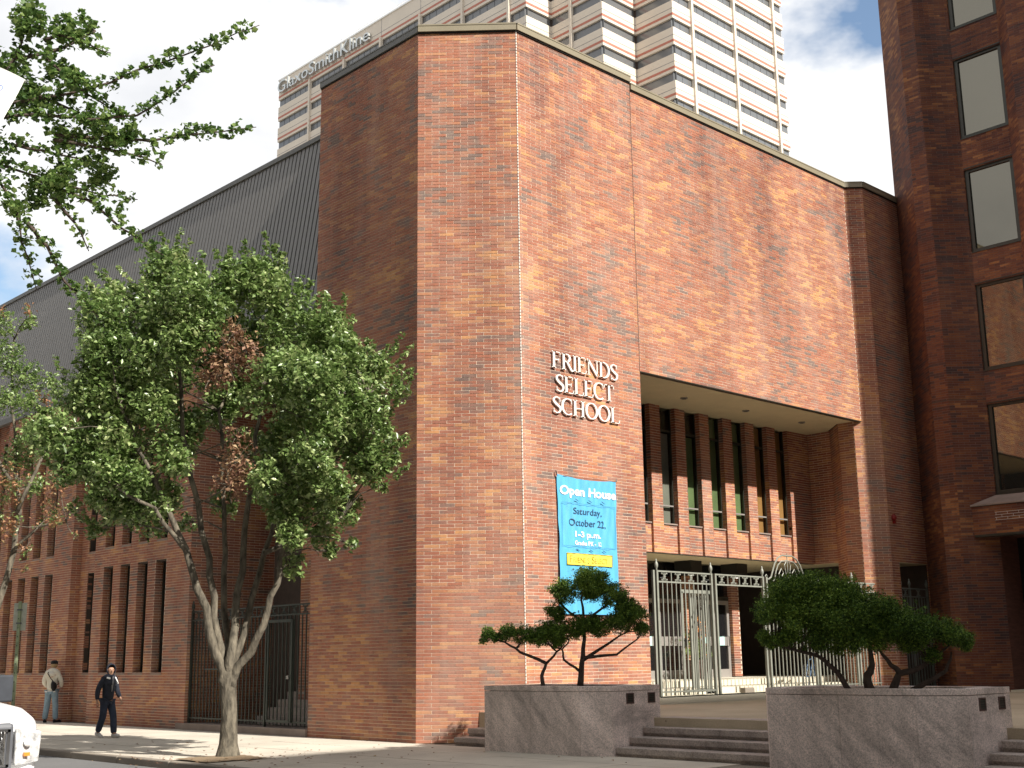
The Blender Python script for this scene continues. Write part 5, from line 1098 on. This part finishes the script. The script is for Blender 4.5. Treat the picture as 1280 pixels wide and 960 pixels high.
b = MB(); b.box((-.60, -.055, .50), (.60, .06, .98)); gr = b.build('grille', 'greyplas', tk_, world=False, bevel=.04)
b = MB(); b.box((-.50, -.07, .58), (.50, -.056, .90)); b.build('grille_opening', 'black', gr, world=False)
b = MB()
for i in range(28):
    x = -.5+i*.0365
    b.tube([(x, -.078, .58), (min(.5, x+.16), -.078, .90)], .0045, 4); b.tube([(x, -.078, .90), (min(.5, x+.16), -.078, .58)], .0045, 4)
b.build('grille_mesh', 'chrome', gr, world=False, kind='stuff')
b = MB(); b.box((-.55, -.075, .56), (.55, -.06, .585)); b.box((-.55, -.075, .895), (.55, -.06, .925)); b.box((-.55, -.075, .56), (-.52, -.06, .92)); b.box((.52, -.075, .56), (.55, -.06, .92)); b.build('grille_surround', 'chrome', gr, world=False)
for s in (-1, 1):
    b = MB(); loft(b, [[(s*.61, -.02, .56), (s*.91, .10, .58), (s*.955, .18, .90), (s*.61, -.0, .93)], [(s*.61, -.075, .57), (s*.885, .0, .59), (s*.93, .06, .88), (s*.61, -.06, .92)]]); h_ = b.build('headlight', 'lens', tk_, world=False, bevel=.02)
    b = MB(); b.lathe([(.045, 0), (.03, .012)], n=14); b.v = [(s*.74+v[0], -.062-v[2], .79+v[1]) for v in b.v]; b.build('reflector', 'white', h_, world=False)
    b = MB(); b.box((s*.70, -.078, .655), (s*.76, -.05, .69)); b.build('indicator', 'amber', h_, world=False)
    b = MB(); b.box((s*.98, 1.75, 1.20), (s*1.06, 1.80, 1.24)); b.box((s*1.02, 1.68, 1.14), (s*1.26, 1.82, 1.44)); b.build('mirror', 'mirror_shell', tk_, world=False, bevel=.03)
    for y in (1.0, 4.4):
        b = MB(); b.lathe([(.2, -.12), (.33, -.12), (.37, -.08), (.38, 0), (.37, .08), (.33, .12), (.2, .12)], n=22); b.v = [(s*.88+v[2], y+v[0], .38+v[1]) for v in b.v]; w_ = b.build('wheel', 'tyre', tk_, world=False, smooth=True)
        b = MB(); b.lathe([(.05, .02), (.2, .0), (.21, .1)], n=16); b.v = [(s*(.88+v[2]*.9+.03), y+v[0], .38+v[1]) for v in b.v]; b.build('rim', 'chrome', w_, world=False)
b = MB(); b.box((-.93, -.12, .30), (.93, .12, .50)); b.build('bumper', 'paint_w', tk_, world=False, bevel=.05)
b = MB(); b.box((-.55, -.125, .31), (.55, -.10, .39)); b.build('bumper_intake', 'black', tk_, world=False)
# ------------------------------------------------------------------ PEOPLE
def skin(verts, edges, rad, name, m, parent, sub=2, squash=None):
    me = bpy.data.meshes.new(name); me.from_pydata(verts, edges, []); o = bpy.data.objects.new(name, me); COL.objects.link(o)
    sk = o.modifiers.new('skin', 'SKIN'); sk.use_smooth_shade = True; sk.branch_smoothing = .6
    for i, r in enumerate(rad):
        v = me.skin_vertices[0].data[i]; v.radius = r if hasattr(r, '__len__') else (r, r); v.use_root = (i == 0)
    s = o.modifiers.new('sub', 'SUBSURF'); s.levels = sub; s.render_levels = sub
    bpy.context.view_layer.update()
    m2 = bpy.data.meshes.new_from_object(o.evaluated_get(bpy.context.evaluated_depsgraph_get())); bpy.data.objects.remove(o)
    m2.materials.clear(); m2.materials.append(M[m]); m2.polygons.foreach_set('use_smooth', [True]*len(m2.polygons)); m2.name = name
    ob = bpy.data.objects.new(name, m2); COL.objects.link(ob); return finish(ob, parent)
def join_into(o, b, m):
    """adds hand-built pieces (fingers, nose, ears) to a body mesh so the figure stays one mesh"""
    bm = bmesh.new(); bm.from_mesh(o.data); t = b.mesh('tmp', m); bm.from_mesh(t); bm.to_mesh(o.data); bm.free(); o.data.polygons.foreach_set('use_smooth', [True]*len(o.data.polygons))
M['skin_tone'] = mat('skin', (.42, .24, .16), .55, var=.06); M['skin_pale'] = mat('pale skin', (.55, .36, .28), .55, var=.06)
M['navy_cloth'] = mat('navy hoodie cloth', (.022, .026, .040), .95, var=.25, scale=8); M['denim_dk'] = mat('dark denim', (.030, .040, .070), .9, var=.3, scale=10)
M['denim_lt'] = mat('washed light denim', (.24, .34, .42), .9, var=.2, scale=8); M['knit'] = mat('off-white knit', (.72, .69, .60), .95, var=.10, scale=10, bump=.3, bscale=80)
M['tee'] = mat('grey tee', (.33, .33, .35), .9); M['hair'] = mat('dark hair', (.02, .015, .012), .7); M['hair_s'] = mat('sandy hair', (.35, .24, .12), .8); M['shoe_w'] = mat('white trainers', (.62, .60, .58), .6); M['blk_cloth'] = mat('black cloth', (.012, .012, .014), .9)
def person(label, loc, face, H, P, top, legs, shoe, skn, hood=False):
    """P: joint positions in a local frame: x to the figure's left, -y forwards, z up, for a height of 1.75"""
    t = thing('person', label, 'person', loc, face); k = H/1.75; g = lambda n: Vector(P[n])*k
    J = ['pelvis', 'waist', 'chest', 'neck', 'chin', 'head', 'crown', 'shL', 'elL', 'wrL', 'haL', 'shR', 'elR', 'wrR', 'haR', 'hipL', 'knL', 'anL', 'toL', 'hipR', 'knR', 'anR', 'toR']
    ix = {n: i for i, n in enumerate(J)}; E = [('pelvis', 'waist'), ('waist', 'chest'), ('chest', 'neck'), ('neck', 'chin'), ('chin', 'head'), ('head', 'crown'), ('chest', 'shL'), ('shL', 'elL'), ('elL', 'wrL'), ('wrL', 'haL'), ('chest', 'shR'), ('shR', 'elR'), ('elR', 'wrR'), ('wrR', 'haR'), ('pelvis', 'hipL'), ('hipL', 'knL'), ('knL', 'anL'), ('anL', 'toL'), ('pelvis', 'hipR'), ('hipR', 'knR'), ('knR', 'anR'), ('anR', 'toR')]
    R = dict(pelvis=(.12, .09), waist=(.105, .08), chest=(.145, .10), neck=.05, chin=.062, head=.088, crown=.062, sh=.058, el=.042, wr=.03, ha=.034, hip=.085, kn=.058, an=.042, to=.036)
    rad = [tuple(x*k for x in (lambda r: r if hasattr(r, '__len__') else (r, r))(R.get(n) or R[n[:-1]])) for n in J]
    body = skin([g(n) for n in J], [(ix[a], ix[b_]) for a, b_ in E], rad, 'body', skn, t)
    fb = MB(); hd = g('head'); fwd = (g('face')-hd).normalized(); sd = Vector((fwd.y, -fwd.x, 0))
    fb.tube([hd+fwd*.075*k+Vector((0, 0, .02*k)), hd+fwd*.105*k+Vector((0, 0, -.02*k)), hd+fwd*.085*k+Vector((0, 0, -.03*k))], [.008*k, .015*k, .012*k], 6)
    for s in (-1, 1): fb.tube([hd+sd*s*.080*k+Vector((0, 0, .02*k)), hd+sd*s*.090*k+Vector((0, 0, 0)), hd+sd*s*.082*k+Vector((0, 0, -.03*k))], [.012*k, .02*k, .01*k], 6, squash=.5)
    for sN in 'LR':
        w_, h_ = g('wr'+sN), g('ha'+sN); d = (h_-w_).normalized(); a = Vector((0, 1, 0)) if abs(d.y) < .7 else Vector((1, 0, 0)); a = (a-d*a.dot(d)).normalized(); c = d.cross(a)
        if c.x*(1 if sN == 'L' else -1) > 0: c = -c      # curl towards the body
        for q, (ln, off) in enumerate(((.062, -.026), (.070, -.009), (.066, .009), (.052, .025))):
            p = h_+d*.02*k+a*off*k; fb.tube([p, p+d*ln*.45*k+c*.008*k, p+d*ln*.8*k+c*.024*k, p+d*ln*k+c*.038*k], [.009*k, .0085*k, .0075*k, .006*k], 6)
        p = w_.lerp(h_, .55)-a*.025*k; fb.tube([p, p+(d*.6-a*.8).normalized()*.03*k, p+d*.055*k-a*.032*k+c*.01*k], [.012*k, .010*k, .007*k], 6)
    join_into(body, fb, skn)
    fe_ = MB()
    for s in (-1, 1): c = hd+fwd*.083*k+sd*s*.031*k+Vector((0, 0, .014*k)); fe_.tube([c-sd*.012*k, c, c+sd*.012*k], [.003*k, .006*k, .003*k], 6)
    c = hd+fwd*.083*k+Vector((0, 0, -.05*k)); fe_.tube([c-sd*.022*k, c+fwd*.006*k, c+sd*.022*k], [.003*k, .006*k, .003*k], 6)
    fe_.build('face_features', 'hair', t, world=False)
    # jacket / sweater: torso and sleeves
    hem = g('pelvis')+Vector((0, 0, -.10*k)); T = ['hem', 'waist', 'chest', 'collar', 'shL', 'elL', 'cuL', 'shR', 'elR', 'cuR']
    col = g('neck').lerp(g('chest'), .12); cu = lambda s: g('el'+s).lerp(g('wr'+s), .93)
    V = [hem, g('waist'), g('chest'), col, g('shL'), g('elL'), cu('L'), g('shR'), g('elR'), cu('R')]
    skin(V, [(0, 1), (1, 2), (2, 3), (2, 4), (4, 5), (5, 6), (2, 7), (7, 8), (8, 9)], [tuple(x*k for x in r) for r in ((.188, .15), (.172, .135), (.182, .14), (.092, .088), (.085, .085), (.068, .068), (.052, .052), (.085, .085), (.068, .068), (.052, .052))], 'top', top, t)
    q = MB(); nb = g('neck').lerp(g('chest'), .30)
    q.tube([g('shL')+Vector((0, 0, -.01)), g('shL').lerp(nb, .5)+Vector((0, 0, .012)), nb+Vector((0, 0, .012)), g('shR').lerp(nb, .5)+Vector((0, 0, .012)), g('shR')+Vector((0, 0, -.01))], [.078*k, .098*k, .108*k, .098*k, .078*k], 14, squash=1.0)
    q.tube([g('chest')+Vector((0, 0, -.05)), nb+Vector((0, 0, -.02))], [.15*k, .13*k], 14); q.build('yoke', top, t, world=False, smooth=True)
    V = [g('pelvis')+Vector((0, 0, .06*k)), g('hipL'), g('knL'), g('anL')+Vector((0, 0, -.02*k)), g('hipR'), g('knR'), g('anR')+Vector((0, 0, -.02*k))]
    skin(V, [(0, 1), (1, 2), (2, 3), (0, 4), (4, 5), (5, 6)], [tuple(x*k for x in r) for r in ((.162, .13), (.108, .11), (.088, .09), (.078, .082), (.108, .11), (.088, .09), (.078, .082))], 'trousers', legs, t)
    for sN in 'LR':
        a, to = g('an'+sN), g('to'+sN); d = (to-a); d.z = 0; d = d.normalized() if d.length > 1e-4 else Vector((0, -1, 0)); tl = (to.z-a.z)
        he = a-d*.05*k; he.z = a.z-.045*k; te = a+d*.19*k; te.z = to.z-.01*k; mid = he.lerp(te, .5)
        q = MB(); q.tube([he-d*.025*k, he, mid+Vector((0, 0, .012*k)), te, te+d*.03*k], [.03*k, .05*k, .052*k, .046*k, .02*k], 10, squash=.85); q.build('shoe', shoe, t, world=False, smooth=True)
    return t, g, k, hd, fwd, sd
Pw = dict(pelvis=(0, 0, .93), waist=(0, -.01, 1.10), chest=(0, -.02, 1.33), neck=(0, -.04, 1.475), chin=(0, -.065, 1.55), head=(0, -.07, 1.63), crown=(0, -.06, 1.70), face=(-.25, -.6, 1.60),
          shL=(.185, -.02, 1.40), elL=(.25, -.02, 1.13), wrL=(.255, -.17, .93), haL=(.25, -.22, .865), shR=(-.185, -.01, 1.40), elR=(-.27, .06, 1.13), wrR=(-.30, .02, .88), haR=(-.305, .0, .80),
          hipL=(.09, 0, .88), knL=(.075, -.16, .50), anL=(.05, -.24, .10), toL=(.05, -.40, .055), hipR=(-.09, 0, .88), knR=(-.085, .04, .50), anR=(-.08, .22, .14), toR=(-.09, .10, .03))
t, g, k, hd, fwd, sd = person('person in a dark hooded jacket, dark jeans and white trainers walking along the sidewalk', (-2.88, 7.95, 0.0), math.radians(12), 1.66, Pw, 'navy_cloth', 'denim_dk', 'shoe_w', 'skin_tone')
# hood round the face, drawstrings, shirt front, zip
q = MB(); rings = []
for i, (f, r, dz) in enumerate(((-.085, .02, .01), (-.075, .075, .0), (-.03, .112, .0), (.02, .116, -.0), (.055, .104, -.005))):
    c = hd+fwd*f*k+Vector((0, 0, (.015+dz)*k)); rings.append([tuple(c+sd*math.cos(2*PI*j/16)*r*.92*k+Vector((0, 0, 1))*math.sin(2*PI*j/16)*r*1.18*k) for j in range(16)])
n0 = len(q.v)
for s_ in rings: q.v += s_
for i in range(4):
    for j in range(16): j2 = (j+1) % 16; q.f.append((n0+i*16+j, n0+i*16+j2, n0+(i+1)*16+j2, n0+(i+1)*16+j)); q.m.append(0)
q.f.append(tuple(range(n0, n0+16))); q.m.append(0); hdo = q.build('hood', 'navy_cloth', t, world=False, smooth=True); so_ = hdo.modifiers.new('s', 'SOLIDIFY'); so_.thickness = .012
q = MB(); q.tube([g('neck')+Vector((.02, -.07, -.02)), g('chest')+Vector((0, -.125, 0)), g('waist')+Vector((0, -.125, 0))], [.04, .035, .008], 8, squash=.5); q.build('shirt', 'tee', t, world=False, smooth=True)
q = MB(); q.tube([g('neck')+Vector((-.13, -.05, -.03)), g('neck')+Vector((-.06, -.10, -.05))], .022, 6); q.tube([g('neck')+Vector((.09, -.08, -.02)), g('neck')+Vector((.125, -.13, -.13)), g('neck')+Vector((.15, -.12, -.17))], .016, 6); q.build('hood_lining', 'white', t, world=False)
Ps = dict(pelvis=(0, 0, .92), waist=(0, -.01, 1.10), chest=(0, .03, 1.34), neck=(0, -.02, 1.49), chin=(0, -.055, 1.555), head=(0, -.06, 1.63), crown=(0, -.055, 1.69), face=(.1, -.6, 1.55),
          shL=(.19, .02, 1.39), elL=(.27, -.02, 1.13), wrL=(.20, -.17, 1.0), haL=(.14, -.22, .98), shR=(-.19, .02, 1.39), elR=(-.27, -.02, 1.13), wrR=(-.20, -.17, 1.0), haR=(-.14, -.22, .98),
          hipL=(.09, 0, .88), knL=(.125, -.02, .49), anL=(.155, .02, .09), toL=(.20, -.13, .03), hipR=(-.09, 0, .88), knR=(-.13, -.02, .49), anR=(-.17, .02, .09), toR=(-.24, -.12, .03))
t, g, k, hd, fwd, sd = person('person in cream sweater, light jeans and black cap seen from behind at the brick wall', (-.30, 16.95, 0.0), math.radians(132), 1.80, Ps, 'knit', 'denim_lt', 'blk_cloth', 'skin_pale')
q = MB(); q.lathe([(.103, 0), (.105, .04), (.095, .085), (.06, .11), (.01, .118)], tuple(hd+Vector((0, 0, .035*k))), 16); q.tube([hd+fwd*.08*k+Vector((0, 0, .045*k)), hd+fwd*.17*k+Vector((0, 0, .03*k))], [.08, .05], 12, squash=.12); q.build('cap', 'blk_cloth', t, world=False, smooth=True)
q = MB(); q.lathe([(.085, -.06), (.097, -.02), (.098, .04)], tuple(hd-fwd*.008*k), 16); q.build('hair', 'hair_s', t, world=False, smooth=True)
q = MB(); q.box((-.165, -.135, .0), (.165, .135, .035)); q.v = [(x, y, z+.865*k) for x, y, z in q.v]; q.build('sweater_hem', 'white', t, world=False, bevel=.03)
bg_ = thing('shoulder_bag', 'black shoulder bag slung across the back of the person in the cream sweater', 'bag', tuple(Vector((-.30, 16.95, 1.08))+Vector((-.2*.0, 0, 0))), math.radians(132))
q = MB(); q.tube([(-.10, .20, .12), (-.14, .22, .06), (-.16, .22, -.06), (-.15, .21, -.15)], [.05, .13, .14, .06], 12, squash=.55); q.build('pouch', 'blk_cloth', bg_, world=False, smooth=True)
q = MB(); q.tube([(-.14, .19, .1), (-.02, .19, .22), (.08, .17, .36), (.12, .02, .44), (.08, -.12, .36), (-.1, -.17, .15), (-.22, .0, .05), (-.17, .16, .0)], .013, 6); q.build('strap', 'blk_cloth', bg_, world=False)
# ------------------------------------------------------------------ BUILDINGS OUTSIDE THE FRAME THAT SHADE THE PLAZA, CUT SKYLIGHT AND SHOW IN THE GLASS
def block(label, x0, x1, y0, y1, h, cols, floors, face):
    t = thing('city_building', label, 'building', ((x0+x1)/2, (y0+y1)/2, 0)); box_part('wall', 'stone_bld', t, (x0, y0, 0), (x1, y1, h)); box_part('cornice', 'lime', t, (x0-.3, y0-.3, h), (x1+.3, y1+.3, h+.6))
    b = MB()
    for i in range(cols):
        for j in range(floors):
            z = 4+j*(h-5)/floors
            if face == 'n': x = x0+(i+.5)*(x1-x0)/cols; b.box((x-1, y1, z), (x+1, y1+.08, z+2))
            else: y = y0+(i+.5)*(y1-y0)/cols; b.box((x1, y-1, z), (x1+.08, y+1, z+2))
    b.build('window', 'glass_dark', t, kind='stuff')
block('plain grey stone block across the street, behind the viewer and out of the picture', -4.2, 23.6, -75, -46.0, 35.9, 8, 9, 'n')
block('tall plain stone block added across the street to cut skylight, out of the picture', -60, -25, -75, -6, 46, 14, 11, 'e')  # unseen block, made this tall to hold skylight off the shaded faces
block('low plain stone block across the street beyond the tall one, out of the picture', -60, -25, -5, 80, 24, 15, 6, 'e')
block('tall plain stone tower added behind the viewer at right to cut skylight, out of view', 24, 70, -80, -45.5, 48, 12, 11, 'n')  # unseen tower, added to hide sky from the right-hand walls
block('pale building at the far end of the street beyond the leaves on the left edge', -6.0, 12, 118, 150, 27, 3, 5, 'n')
